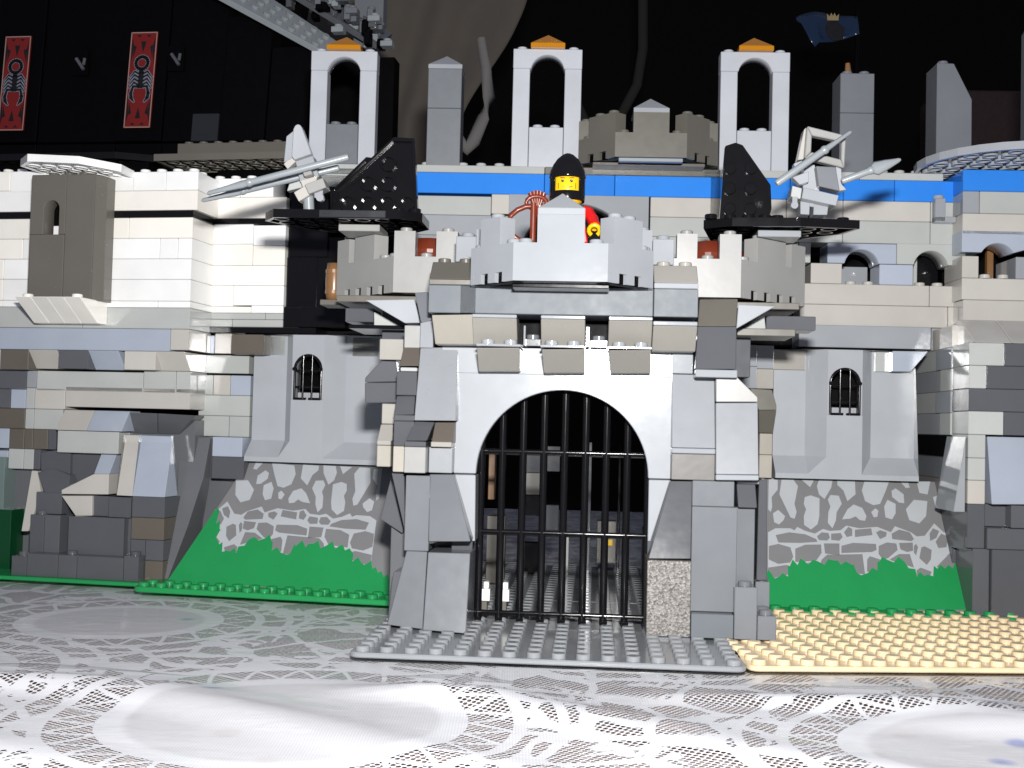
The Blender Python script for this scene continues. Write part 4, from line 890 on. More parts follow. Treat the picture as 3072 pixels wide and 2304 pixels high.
def rock_slope(root, Fm, quad, z0, n0, z1, n1, fmap, extra=()):
    g = lambda z: n0+(n1-n0)*(z-z0)/(z1-z0)
    b = MB(); vs = [Fm.P(u, g(z), z) for u, z in quad]+[Fm.P(u, g(z)-.35, z) for u, z in quad]
    b.add(vs, [(0, 1, 2, 3), (7, 6, 5, 4)]+[(i, i+4, (i+1) % 4+4, (i+1) % 4) for i in range(4)])
    pn = b.build('rock_slope', 'SG', root, .03)
    for lay, key, mat, nm in ((1, 'mortar', 'SL', 'mortar_print'), (2, 'light', 'SL', 'stone_print'), (3, 'stone', 'SG', 'stone_print'), (4, 'grass', 'GR', 'grass_print')):
        b = MB()
        for ip, poly in enumerate([[(fmap(u), z) for u, z in p_] for p_ in PRINT[key]]+([list(e) for e in extra] if key == 'grass' else [])):
            q = list(poly); lf = .006*lay+.004*ip*(key == 'grass')
            if key == 'grass': q = jag(q, .2)
            tris = tessellate_polygon([[Vector((u, z, 0)) for u, z in q]])
            for tr in tris:
                c = clip([q[i] for i in tr], quad)
                if c: b.add([Fm.P(u, g(z)+lf, z) for u, z in c], [tuple(range(len(c)))])
        o = b.build(nm, mat, pn); o['kind'] = 'stuff'
EXL = ([(5.69, 4.34), (6.19, 4.17), (6.6, 3.86), (7.31, 4.27), (7.38, 3.51), (7.87, 3.15), (7.65, 2.77), (7.9, 2.29), (8.59, 1.77), (9.73, 1.88), (10.39, 0.2), (5.0, 0.2)], [(16.9, 1.75), (18.4, 1.0), (19.3, .7), (19.3, .2), (16.9, .2)])
rock_slope(wing, FL, [(5.6, .3), (19.2, .3), (19.2, 7.03), (8.08, 7.03)], .3, 2.0, 7.05, -2.9, lambda u: 26.18-u, EXL)
rock_slope(tower, FB, [(8.8, .3), (19.9, .3), (19.9, 6.95), (8.8, 6.95)], .3, 5.0, 6.95, 0, lambda u: u, ([(8.5, 1.75), (9.3, 1.9), (9.3, .2), (8.5, .2)],))
# ---------------- window panels
def window_panel(root, Fm, u0, ua, ub, uc, ud, u1, z0, z1, n, h, wz0, wz1, wr):
    us_l, us_r = (u0, ua, ub), (uc, ud, u1); zs = (z0, z0+.28, z0+1.25, z1)
    for us, side in ((us_l, 0), (us_r, 1)):
        b = MB(); f = {}
        for i, u in enumerate(us):
            for j, z in enumerate(zs):
                d = h if (j < 2 or (i == (2 if side == 0 else 0))) else 0
                f[i, j] = Fm.P(u, n+d, z)
        vs = [f[i, j] for i in range(3) for j in range(4)]
        b.add(vs, [(i*4+j, (i+1)*4+j, (i+1)*4+j+1, i*4+j+1) for i in range(2) for j in range(3)])
        back = [Fm.P(us[0], n-.4, zs[0]), Fm.P(us[2], n-.4, zs[0]), Fm.P(us[2], n-.4, zs[3]), Fm.P(us[0], n-.4, zs[3])]
        b.add(back, [(3, 2, 1, 0)])
        b.add([f[0, 0], f[2, 0], back[1], back[0]], [(3, 2, 1, 0)]); b.add([f[0, 3], f[2, 3], back[2], back[3]], [(0, 1, 2, 3)])
        b.add([f[0, 0], f[0, 1], f[0, 2], f[0, 3], back[3], back[0]], [(0, 1, 2, 3, 4, 5)]); b.add([f[2, 0], f[2, 3], back[2], back[1]], [(0, 1, 2, 3)])
        b.build('wall_panel', 'LP', root)
    m = (ub+uc)/2
    zs_ = wz1-wr
    arch(root, Fm, ub, uc, wz0, z1, m, wr, zs_, n+h, 1.0, 'LP', 'wall_panel')
    b = MB(); b.box(Fm, ub, uc, n+h-1, n+h, z0, wz0); b.build('wall_panel', 'LP', root)
    b = MB(); b.box(Fm, ub-.3, uc+.3, n+h-2.2, n+h-2.0, wz0-.6, z1); b.build('window_dark', 'KM', root)  # black sheet stands in for the darkness inside the window
    gr = MB()
    k = 16; pts = [(m-wr*.94, wz0)]+[(m-wr*.94*math.cos(math.pi*i/k), zs_+wr*.94*math.sin(math.pi*i/k)) for i in range(k+1)]+[(m+wr*.94, wz0)]
    gr.tube([Fm.P(u, n+h-.02, z) for u, z in pts], .085, 6)
    for du in (-wr*.32, wr*.32): gr.tube([Fm.P(m+du, n+h+.02, wz0), Fm.P(m+du, n+h+.02, zs_+wr*.9)], .06, 6)
    for z in (zs_-.1, wz0+(zs_-wz0)*.42): gr.tube([Fm.P(m-wr*.95, n+h, z), Fm.P(m+wr*.95, n+h, z)], .05, 6)
    gr.box(Fm, m-wr*.95, m-wr*.1, n+h-.1, n+h+.06, wz0-.02, wz0+.12); gr.box(Fm, m+wr*.1, m+wr*.95, n+h-.1, n+h+.06, wz0-.02, wz0+.12)
    for sg in (-1, 1): gr.tube([Fm.P(m+sg*wr*.95, n+h-.1, zs_), Fm.P(m+sg*wr*.95, n+h+.1, zs_)], .12, 8)
    gr.build('window_grille', 'K', root)
    b = MB(); b.box(Fm, m-wr*.9, m+wr*.9, n+h-.95, n+h-.5, wz0, wz0+.42); b.build('window_sill', 'LBw', root)
window_panel(wing, FL, 8.25, 10.35, 11.05, 13.05, 14.05, 17.6, 7.06, 14.55, -2.9, 1.0, 10.75, 13.4, .86)
window_panel(tower, FB, 9.9, 11.72, 12.72, 14.72, 15.45, 17.9, 6.97, 14.3, 0, 1.0, 10.6, 13.25, .86)
# ---------------- keep: arches, towers, pillars
arch(keep, FB, -5.58, 2.55, 19.2, 23.0, -1.6, 3.3, 19.2, 0, 1.5, 'LB')
arch(keep, FB, 12.85, 16.78, 19.35, 20.5, 14.8, .98, 19.18, 0, 2, 'BL'); arch(keep, FB, 16.8, 20.7, 19.35, 20.55, 18.74, .98, 19.18, 0, 2, 'LG')
for u in (14.3, 15.3, 18.25, 19.25):
    b = MB(); b.stud(FB, u, -.5, 18.15); b.build('stud', 'BE', keep)
simple(keep, FB, 13.6, 16, -4.2, -3.2, 16.5, 19.6, 'LB'); simple(keep, FB, 17.4, 20, -3.4, -2.6, 16, 21, 'K', 'panel'); simple(keep, FB, 18.4, 18.65, -2.6, -2.2, 16.5, 20.4, 'LG')
simple(keep, FB, -7, 4, -6.5, -5.5, 14, 24, 'KM', 'back_wall'); simple(keep, FB, 12.4, 22, -6, -5, 14, 24, 'KM', 'back_wall')
for u0, u1 in ((-17.42, -13.52), (-5.52, -1.5), (6.55, 10.55)):
    um = (u0+u1)/2; zt = 31.58 if u0 > -10 else 31.3
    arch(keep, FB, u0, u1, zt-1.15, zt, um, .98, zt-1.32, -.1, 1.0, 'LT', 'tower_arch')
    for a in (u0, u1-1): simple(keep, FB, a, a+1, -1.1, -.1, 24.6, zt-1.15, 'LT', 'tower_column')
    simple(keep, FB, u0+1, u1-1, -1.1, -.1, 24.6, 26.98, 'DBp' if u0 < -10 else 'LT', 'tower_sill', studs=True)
    for a in (u0+.5, u1-.5):
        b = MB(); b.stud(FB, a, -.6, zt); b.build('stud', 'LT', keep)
    pyramid(keep, FB, um, -.75, 1.0, zt, zt+.26, zt+1.05, 'OR', 'orange_roof_cap')
simple(keep, FB, -18.5, -12.9, -3, 0, 23.2, 24.6, 'LG')
simple(keep, FB, -10.5, -8.5, -2.1, -.1, 24.55, 28.0, 'DBp', 'pillar'); simple(keep, FB, -10.5, -8.5, -2.1, -.1, 28.0, 30.35, 'DBp', 'pillar'); pyramid(keep, FB, -9.5, -1.1, 1.0, 30.35, 30.6, 31.4, 'LB')
simple(keep, FB, 13.45, 15.42, -2.1, -.1, 24.6, 28.1, 'DBp', 'pillar'); simple(keep, FB, 13.45, 15.42, -2.1, -.1, 28.1, 30.42, 'DBp', 'pillar', studs=True)
b = MB(); b.tube([FB.P(14.25, -1.6, 30.4), FB.P(14.25, -1.6, 30.9), FB.P(14.22, -1.6, 31.45)], [.16, .2, .14], 8); b.build('finial', 'WD', keep)
piece(keep, FB, 'pillar', 'DBp', [(18.97, 24.6), (21.02, 24.6), (21.0, 29.0), (19.94, 31.1), (18.97, 31.13)], -.1, -.1, 2.0)
b = MB(); b.stud(FB, 19.45, -.6, 31.1); b.build('stud', 'DBp', keep)
battlement(keep, FB, [(-1.6, -1.5), (-1.6, .5), (.4, 2.5), (4.4, 2.5), (6.4, .5), (6.4, -1.5)], [(1, .28, 1.), (2, .25, .75), (3, 0., .72), (0, .4, .9), (4, .1, .6)], 24.72, 26.1, 27.25, 'DG', notch=(1, 3))
pyramid(keep, FB, 2.4, 1.5, 1.0, 27.25, 27.5, 28.3, 'LB')
simple(keep, FB, -.8, 5.6, -1, 1.2, 24.5, 24.7, 'TG', 'plate'); simple(keep, FB, .6, 4.2, 2.2, 2.6, 24.44, 24.66, 'SI', 'grille')
# body of the keep behind its face
simple(keep, FB, -18, -9.2, -4, -3, .1, 15.6, 'KM', 'back_wall'); simple(keep, FB, 4.2, 12.3, -4, -3, .1, 15.6, 'KM', 'back_wall')
# ---------------- corner tower: side of the base, window, round plate
arch(tower, FT, -1.65, 5.5, 19.87, 21.1, .33, 1.0, 19.4, 0, 2.2, 'BL')
simple(tower, FT, -1.2, 4, -5.6, -4.8, 16, 23, 'KM', 'back_wall'); simple(tower, FT, .75, 1.15, -3.2, -2.8, 17.6, 21.6, 'WD', 'door')
for u in (-.2, .8):
    b = MB(); b.stud(FT, u, -.5, 18.48); b.build('stud', 'BE', tower)
rows = ((14.42, 13.24), (13.24, 12.03), (12.03, 10.83), (10.83, 9.62))
for i, (a, c) in enumerate(rows):
    js = ((-2.62, -5.2), (-5.2, -9.4)) if i % 2 == 0 else ((-2.62, -4.4), (-4.4, -9.4))
    for j, (n1, n0) in enumerate(js): simple(tower, FR_, -.92+.1*j, 1.2, n0, n1, c, a, ('LB', 'LG')[(i+j) % 2])
simple(tower, FR_, -.8, 1.4, -9.4, -3.2, 8.4, 9.62, 'K'); simple(tower, FR_, -.75, 1.4, -9.4, -3.4, 7.2, 8.4, 'DBl'); simple(tower, FR_, -.7, 1.4, -9.4, -3.8, 6.0, 7.2, 'GS')
piece(tower, FR_, 'wedge', 'LB', [(-1.5, 5.6), (-.9, 5.6), (-.9, 9.6)], -.2, -.2, 3)
simple(tower, FR_, -.75, 1.4, -5, -2.62, .34, 6.0, 'DB'); simple(tower, FR_, -.9, 1, -2.62, -.4, 3.6, 4.6, 'DB')
simple(tower, FR_, -.9, 6, -8, -2.6, 14.4, 15.6, 'BE'); simple(tower, FT, -1.4, 5.5, -6, -2.9, 14.6, 15.7, 'LG')
simple(tower, FB, 18.75, 19.35, -.2, .6, 21.75, 23.1, 'LB', 'bracket'); simple(tower, FB, 18.75, 19.95, -.2, .6, 21.7, 22.05, 'LB', 'bracket')
b = MB(); b.stud(FB, 19.05, .2, 23.1); b.build('stud', 'LB', tower)
oc = [(math.cos(math.radians(22.5+45*i)), math.sin(math.radians(22.5+45*i))) for i in range(8)]
ang = math.radians(7)
fd = Fr(FT.P(1.6, -.6, 24.62), FT.U, (FT.N*math.cos(ang)+Vector((0, 0, 1))*math.sin(ang)*.2), Vector((-.02, .03, 1)))
hollow_plate(tower, fd, [(5.6*math.cos(2*math.pi*i/28), 5.0*math.sin(2*math.pi*i/28)) for i in range(28)], .42, 'LB', 'round_plate')
b = MB()
for u, n in ((-3, -1), (-1.6, -1.6), (-.4, -2.6), (0, -1), (-2, .8)): b.stud(fd, u, n, .42)
b.build('stud', 'LB', tower)
piece(tower, FT, 'pillar', 'DBp', [(4.6, 24.9), (6.9, 24.9), (6.9, 35.5), (4.95, 35.5), (4.6, 34.9)], -6, -6, 2)
# ---------------- wing: slit turret, its corbels and roof plate
slit = MB()
arch(wing, FL, -4.05, -1.82, 20.0, 23.5, -2.72, .5, 21.5, 1.5, 1.5, 'TG', 'turret_panel')
simple(wing, FL, -4.05, -1.82, 0, 1.5, 16.3, 20.0, 'TG', 'turret_panel'); simple(wing, FL, -1.82, .02, 0, 1.5, 16.2, 23.5, 'TG', 'turret_panel')
for a, c in ((-4.05, -4.45), (.02, .45)):
    b = MB(); lo, hi = 16.15, 23.45
    q = [(a, 1.5), (c, .9), (c, 0), (a, 0)]
    b.add([FL.P(u, n, lo) for u, n in q]+[FL.P(u, n, hi) for u, n in q], [(0, 1, 2, 3), (7, 6, 5, 4)]+[(i, i+4, (i+1) % 4+4, (i+1) % 4) for i in range(4)]); b.build('turret_panel', 'TG', wing, .03)
simple(wing, FL, -3.3, -2.2, .2, .4, 19.9, 22.2, 'KM', 'window_dark'); simple(wing, FL, -2.95, -2.3, .4, .9, 19.95, 20.6, 'W', 'window_sill')  # black slab painted as the dark behind the slit
for i in range(3):
    b = MB(); b.stud(FL, -3.0+i, .9, 23.5); b.build('stud', 'TG', wing)
for i in range(4): piece(wing, FL, 'corbel', 'WW', [(-3.9+i*1.03, 14.85), (-2.87+i*1.03, 14.85), (-2.87+i*1.03, 16.2), (-3.9+i*1.03, 16.2)], 1.0, 3.0, 3.0)
for u in (-3.4, -.3):
    b = MB(); b.stud(FL, u, 2.4, 16.2); b.build('stud', 'WW', wing)
tl = math.radians(6)
fo = Fr(FL.P(-1.4, 1.2, 23.72), FL.U+Vector((0, 0, -.06)), FL.N, (0, 0, 1))
hollow_plate(wing, fo, [(-3, -1.2), (-1.2, -3), (1.2, -3), (3, -1.2), (3.2, .6), (1.6, 2.4), (-1.6, 2.4), (-3.1, .8)], .42, 'W', 'roof_plate')
# black shelf plates and grey walkway between the wing and the black castle
fk = Fr(FL.P(0, 0, 25.7), FL.U, FL.N, (0, 0, 1))
hollow_plate(wing, fk, [(-13.5, -5), (-11.5, -10), (-5, -10.6), (-1.0, -8.4), (.2, -5.2), (-2, -4.0), (-12, -4.0)], .42, 'K', 'shelf_plate')
simple(wing, FL, -12, 0, -9.5, -4.6, 14, 25.6, 'KM', 'back_wall')
simple(wing, FL, 1.1, 10.2, -7.5, -6.2, 25.75, 27.1, 'DG', 'brick', studs=True)
fk2 = Fr(FL.P(0, 0, 25.3), FL.U, FL.N, (0, 0, 1))
hollow_plate(wing, fk2, [(1.1, -6.8), (1.1, -3.2), (10.2, -3.2), (10.2, -6.8)], .42, 'DG', 'shelf_plate')
simple(wing, FL, 4, 9, -9, -6, .3, 25.3, 'KM', 'back_wall'); simple(wing, FL, 7.5, 17, -6, -5, .3, 24, 'KM', 'back_wall')
# grey slabs added behind the stepped facing bricks to lift the black gaps
simple(wing, FL, -14, 5.2, -3.2, -1.7, .25, 9.4, 'DBs', 'rock_backing'); simple(wing, FL, 4.6, 8.6, -4.6, -3.3, .35, 9.2, 'DBs', 'rock_backing')
for sg in (-1, 1): simple(gate, FG, min(sg*5.0, sg*8.0), max(sg*5.0, sg*8.0), -3.15, -1.5, .26, 12.6, 'DBs', 'pier_backing')  # slabs added so the gaps in the piers read grey
# ---------------- black castle far behind
bc = thing('black_castle', 'tall black castle wall hung with red scorpion banners', 'castle', FC.P(-4, -3, 0))
lean = lambda z: .05*(z-33)
def leanbox(u0, u1, z0, z1, mat='KM', n=0, t=2):
    piece(bc, FC, 'wall_panel', mat, [(u0+lean(z0), z0), (u1+lean(z0), z0), (u1+lean(z1), z1), (u0+lean(z1), z1)], n, n, t, bevel=.04)
us = (-24, -13, -9.3, -3.2, .3, 4.6, 8, 11.0)
for i in range(len(us)-1):
    top = 42 if us[i+1] < 5 else (40.5-(us[i+1]-5)*.75)
    for z0, z1 in ((.02, 12), (12, 21), (21, 29.2)): leanbox(us[i], us[i+1], z0, z1)
    if abs(us[i]+9.3) < .1 or abs(us[i]+3.2) < .1: pass
    leanbox(us[i], us[i+1], 29.2, top, n=.15 if i % 2 else 0)
leanbox(2.6, 4.6, 29.2, 31.2, 'IR', .3)
for u, z in ((-6.15, 35.0), (1.1, 35.2)):
    b = MB(); b.tube([FC.P(u-.3, .35, z+.3), FC.P(u+.3, .4, z-.5)], .14, 6); b.tube([FC.P(u+.35, .35, z+.3), FC.P(u+.3, .4, z-.2)], .12, 6); b.build('window_bar', 'DB', bc)
    b = MB(); b.prism(FC, [(u-.6, z-.9), (u+.6, z-.9), (u+.6, z+.8), (u+.3, z+1.2), (u-.3, z+1.2), (u-.6, z+.8)], .26, .1); b.build('window', 'KM', bc)
# grey studded roof plates running down to the tower
rs = Vector((.86, 0, -.5))
fr_ = Fr(FC.P(4.5, .5, 40.6), rs, Vector((-.25, -.6, -.45)), Vector((.35, -.6, .7)))
studded_plate(bc, fr_, [(-2, -1.6), (9.5, -.6), (9.5, 2.2), (6, 2.6), (-2, 3.6)], .42, 'SI', 'roof_plate')
fr2 = Fr(FC.P(10.0, -2.5, 40.6), rs, Vector((-.25, -.6, -.45)), Vector((.35, -.6, .7)))
studded_plate(bc, fr2, [(-2, -1), (6.6, -1), (6.6, 2.4), (-2, 2.4)], .42, 'DB', 'roof_plate')
simple(bc, FC, 13.2, 15.4, -4, -3, 36.8, 42, 'DBp', 'panel')
simple(bc, FC, 10, 16, -6, -4.4, .05, 36.5, 'KM', 'wall_panel')
for i in range(46):                          # small studded pieces crowding the roof edge
    t = random.random(); u = 6.5+8.5*t+random.uniform(-.3, 1.6); z = 40.4-5.2*t+random.uniform(.2, 2.2); n = random.uniform(-3.0, -.2); w_, h_ = random.choice(((.5, .4), (.9, .4), (.45, .9)))
    simple(bc, FC, u, u+w_, n, n+.8, z, z+h_, random.choice(('SI', 'DB', 'KM', 'DBp')), 'roof_piece', studs=True)
# banners
def strip(b, Fm, pts, w, n, cap=True):
    for i in range(len(pts)-1):
        (a, c), (d, e) = pts[i], pts[i+1]; v = Vector((d-a, e-c)); ln = v.length; v /= ln; x = Vector((-v.y, v.x))
        w0, w1 = (w[i], w[i+1]) if isinstance(w, list) else (w, w)
        ex = .25*min(w0, w1)
        b.add([Fm.P(*q) for q in ((a+x.x*w0/2-v.x*ex, n, c+x.y*w0/2-v.y*ex), (a-x.x*w0/2-v.x*ex, n, c-x.y*w0/2-v.y*ex), (d-x.x*w1/2+v.x*ex, n, e-x.y*w1/2+v.y*ex), (d+x.x*w1/2+v.x*ex, n, e+x.y*w1/2+v.y*ex))], [(0, 1, 2, 3)])
def banner(u0, zb, label):
    r = thing('banner', label, 'banner', FC.P(u0+1, .3, zb))
    Fm = Fr(FC.P(u0, .32, zb), FC.U, FC.N, Vector((0, 0, 1))+FC.U*.052)
    W_, H_ = 2.02, 6.95
    b = MB(); b.box(Fm, 0, W_, -.12, 0, 0, H_); b.build('cloth', 'PR', r)
    k = W_/300
    def q(x, y): return ((x)*k, H_-(y-250)/1110*H_)
    b = MB()
    for p0, p1 in (((8, 258), (292, 258)), ((8, 1352), (292, 1352)), ((8, 258), (8, 1352)), ((292, 258), (292, 1352))): strip(b, Fm, [q(*p0), q(*p1)], .07, .01)
    b.build('border', 'PW', r)
    b = MB()
    spikes = [[(120, 360), (180, 360), (150, 490)], [(70, 285), (125, 285), (97, 315)], [(175, 285), (230, 285), (203, 315)], [(20, 300), (45, 420), (20, 640)], [(280, 300), (255, 420), (280, 640)], [(45, 400), (75, 420), (40, 560)], [(255, 400), (225, 420), (260, 560)]]
    spikes += [[(x, 1610-y) for x, y in s_] for s_ in spikes]
    for s_ in spikes: b.add([Fm.P(q(*p)[0], .008, q(*p)[1]) for p in s_], [(0, 1, 2)])
    b.build('spike_pattern', 'PK', r)
    cx = 150
    parts = [([(cx+68*math.sin(math.radians(a)), 610-72*math.cos(math.radians(a))) for a in range(-205, 176, 19)], 34), ([(cx, 690), (cx+2, 720), (cx, 890)], [34, 56, 50])]
    for sg in (-1, 1):
        for y in (735, 775, 820, 862): parts.append(([(cx+sg*25, y), (cx+sg*72, y-28), (cx+sg*125, y+42)], [20, 17, 8]))
        parts.append(([(cx+sg*15, 885), (cx+sg*78, 880), (cx+sg*98, 960), (cx+sg*92, 1010), (cx+sg*55, 1062)], [28, 22, 36, 38, 8]))
    for ex, mat, n in ((13, 'PG', .014), (0, 'PK', .02)):
        b = MB()
        for pts, w in parts: strip(b, Fm, [q(*p) for p in pts], [(x+ex)*k for x in w] if isinstance(w, list) else (w+ex)*k, n)
        b.build('scorpion_outline' if ex else 'scorpion', mat, r)
banner(-2.67, 30.2, 'red scorpion banner, brighter one nearer the brownish walkway')
banner(-12.4, 30.1, 'red scorpion banner farther out on the black wall')
# ------------------------------------------------------------------ the archer on the front battlement
fig = thing('toy_figure', 'toy archer with pointed black helmet, yellow face and red sleeve behind the battlement', 'toy figure', FG.P(.14, 2.0, 15.72))
FA = Fr(FG.P(.14, 2.0, 0), FG.U, FG.N, FG.Z)
def lathe(Fm, prof, k=32, skip=None, uo=0, no=0):
    b = MB(); vs = [Fm.P(uo+r*math.sin(2*math.pi*i/k), no+r*math.cos(2*math.pi*i/k), z) for r, z in prof for i in range(k)]
    fs = []
    for j in range(len(prof)-1):
        for i in range(k):
            if skip and skip(2*math.pi*(i+.5)/k, (prof[j][1]+prof[j+1][1])/2): continue
            fs.append((j*k+i, j*k+(i+1) % k, (j+1)*k+(i+1) % k, (j+1)*k+i))
    b.add(vs, fs, True); return b
simple(fig, FA, -.95, -.03, -.5, .5, 15.72, 17.2, 'RE', 'leg', .08); simple(fig, FA, .03, .95, -.5, .5, 15.72, 17.2, 'RE', 'leg', .08)
simple(fig, FA, -.95, .95, -.5, .5, 17.2, 17.7, 'K', 'hips', .06)
b = MB(); b.add([FA.P(*q) for q in ((-.98, .5, 17.7), (.98, .5, 17.7), (.98, -.5, 17.7), (-.98, -.5, 17.7), (-.72, .5, 19.35), (.72, .5, 19.35), (.72, -.5, 19.35), (-.72, -.5, 19.35))], [(0, 1, 5, 4), (1, 2, 6, 5), (2, 3, 7, 6), (3, 0, 4, 7), (4, 5, 6, 7), (3, 2, 1, 0)]); b.build('torso', 'RE', fig, .06)
lathe(FA, [(.0, 19.3), (.45, 19.3), (.45, 19.45), (.64, 19.55), (.70, 19.7), (.70, 20.55), (.62, 20.72), (0, 20.75)]).build('head', 'YE', fig)
hp = [(.66, 19.62), (.78, 19.6), (.80, 19.75), (.80, 20.0), (.80, 20.3), (.80, 20.62), (.83, 20.66), (.82, 20.78), (.77, 21.0), (.66, 21.25), (.48, 21.52), (.25, 21.72), (.1, 21.79), (.0, 21.8)]
fine = []
for i in range(len(hp)-1):
    for j in range(2): fine.append((hp[i][0]+(hp[i+1][0]-hp[i][0])*j/2, hp[i][1]+(hp[i+1][1]-hp[i][1])*j/2))
fine.append(hp[-1])
hel = lathe(FA, fine, 48, skip=lambda a, z: (a < .74 or a > 2*math.pi-.74) and 20.02 < z < 20.62).build('helmet', 'K', fig)
sd = hel.modifiers.new('thick', 'SOLIDIFY'); sd.thickness = .07*S; sd.offset = -1
def on_face(a, z, r=.712): return FA.P(r*math.sin(a), r*math.cos(a), z)
def face_patch(name, mat, pts, r=.712):
    b = MB(); b.add([on_face(a, z, r) for a, z in pts], [tuple(range(len(pts)))]); return b.build(name, mat, fig)
for sg in (-1, 1):
    c = [(sg*.28+.095*math.cos(t*.6283), 20.43+.07*math.sin(t*.6283)) for t in range(10)]; face_patch('eye', 'PK', c)
    c = [(sg*.28+.02+.03*math.cos(t*1.0472), 20.458+.018*math.sin(t*1.0472)) for t in range(6)]; face_patch('eye_glint', 'W', c, .718)
    face_patch('eyebrow', 'PB', [(sg*.12, 20.53), (sg*.45, 20.545), (sg*.43, 20.585), (sg*.14, 20.565)])
    face_patch('cheek_line', 'PK', [(sg*.55, 20.08), (sg*.59, 20.08), (sg*.59, 20.34), (sg*.55, 20.34)])
face_patch('mouth', 'PB', [(-.28, 20.14), (.22, 20.13), (.34, 20.17), (.34, 20.20), (.22, 20.165), (-.28, 20.175)])
b = MB(); b.tube([FA.P(.72, .05, 19.25), FA.P(.98, .1, 19.1), FA.P(1.18, .35, 18.75), FA.P(1.27, .75, 18.42)], [.22, .29, .27, .24], 12); b.build('arm', 'RE', fig)
b = MB(); b.tube([FA.P(-.72, .05, 19.25), FA.P(-.98, .1, 19.1), FA.P(-.98, .35, 18.75), FA.P(-.9, .7, 18.45)], [.22, .29, .27, .24], 12); b.build('arm', 'RE', fig)
for sg in (-.72, 1):
    c = FA.P(sg*1.25, .95, 18.16)
    b = MB(); b.tube([FA.P(sg*1.26, .72, 18.45), FA.P(sg*1.25, .85, 18.3)], .17, 10)
    pts = [c+FA.U*(.24*math.sin(t))+FA.Z*(.24*math.cos(t))*.9+FA.N*.1*math.cos(t) for t in [math.radians(x) for x in range(-145, 146, 24)]]
    b.tube(pts, .1, 8); b.tube([p+FA.N*.16 for p in pts], .1, 8); b.build('hand', 'YE', fig)
# quiver with arrows on the back
b = MB(); b.tube([FA.P(-1.0, -.55, 18.2), FA.P(-1.25, -.4, 19.5)], [.3, .38], 10)
b.tube([FA.P(-1.38+.46*math.cos(t), -.2, 19.6+.29*math.sin(t)) for t in [i*math.pi/8 for i in range(17)]], .1, 8, cap=False)
b.build('quiver', 'RB', fig)
b = MB()
for i in range(5):
    a = -.9+i*.45; b.tube([FA.P(-1.36+.12*a, -.3, 19.4), FA.P(-1.36+.34*a, -.3, 20.05+.1*math.cos(a*1.6))], [.09, .13], 8)
b.build('arrows', 'RB', fig)
bow = thing('toy_bow', 'reddish brown curved toy bow standing beside the archer', 'bow', FG.P(-1.3, 3.0, 17.3))
b = MB(); b.tube([FG.P(-1.3, 3.0, 17.35), FG.P(-1.3, 3.0, 19.35)], .14, 10); b.build('grip', 'RB', bow)
b = MB(); b.tube([FG.P(-1.35+.0, 2.95, 19.22), FG.P(-1.65, 2.95, 19.2), FG.P(-2.0, 2.95, 19.05), FG.P(-2.3, 2.95, 18.8), FG.P(-2.42, 2.95, 18.4), FG.P(-2.3, 2.95, 18.0), FG.P(-1.95, 2.95, 17.75), FG.P(-1.3, 2.95, 17.5)], .12, 8); b.build('limb', 'RB', bow)
# ------------------------------------------------------------------ spear launchers on the black wings
def poly_piece(root, name, mat, pts, n, t, bevel=.025):
    return piece(root, FG, name, mat, list(pts), n, n, t, bevel=bevel)
def spear(label, a, tip, r=.13, leaf=.26, tiplen=2.0):
    a, tip = Vector(a), Vector(tip); d = (tip-a); ln = d.length; d.normalize()
    e = thing('toy_spear', label, 'spear', a, 'toy spears on the launchers')
    s0 = tip-d*tiplen
    b = MB(); b.tube([a, a+d*.1, s0], [r*.8, r, r], 10); b.tube([s0-d*.15, s0-d*.05, s0+d*.05, s0+d*.12], [r, r*1.25, r*1.25, r], 10); b.build('shaft', 'SI', e)
    b = MB(); sd_ = d.cross(FG.N).normalized(); k = 8
    ring = lambda c, w, h: [c+sd_*w*math.cos(2*math.pi*j/k)+FG.N*h*math.sin(2*math.pi*j/k) for j in range(k)]
    rr = [ring(s0, r, r), ring(s0+d*.28*tiplen*.6, leaf, .12), ring(s0+d*tiplen*.5, leaf*.75, .11), ring(tip-d*.08, .1, .08), ring(tip, .05, .04)]
    b.add([q for x in rr for q in x], [(i*k+j, i*k+(j+1) % k, (i+1)*k+(j+1) % k, (i+1)*k+j) for i in range(4) for j in range(k)], True); b.add(rr[-1], [tuple(range(k))]); b.build('blade', 'SI', e)
    return e
l1 = thing('spear_launcher', 'light grey launcher with rounded pointed top tilted beside the black wedge wing', 'launcher', FG.P(-12.4, -2, 19.78))
poly_piece(l1, 'nose', 'LBw', [(-13.33, 22.3), (-13.2, 22.13), (-12.36, 22.43), (-12.87, 23.71), (-12.96, 23.85), (-13.08, 23.89), (-13.2, 23.83), (-13.29, 23.65)], -1.3, .5)
poly_piece(l1, 'nose_side', 'LB', [(-13.78, 22.06), (-13.3, 22.3), (-13.28, 23.68), (-13.69, 23.35)], -1.55, .5)
poly_piece(l1, 'cheek', 'BE', [(-13.8, 22.0), (-13.38, 22.44), (-13.2, 22.13), (-13.6, 21.75)], -1.6, .5)
poly_piece(l1, 'body', 'LB', [(-12.98, 21.1), (-12.05, 21.4), (-12.39, 22.45), (-13.25, 22.18)], -1.7, .8)
poly_piece(l1, 'clip', 'BW', [(-12.65, 21.3), (-12.25, 21.42), (-12.35, 21.7), (-12.75, 21.58)], -1.15, .8)
poly_piece(l1, 'block', 'BW', [(-12.63, 20.92), (-11.75, 21.26), (-11.56, 20.8), (-12.41, 20.46)], -1.2, 1.0)
poly_piece(l1, 'block', 'BE', [(-13.2, 20.57), (-12.63, 20.92), (-12.41, 20.46), (-12.94, 20.13)], -1.4, 1.0)
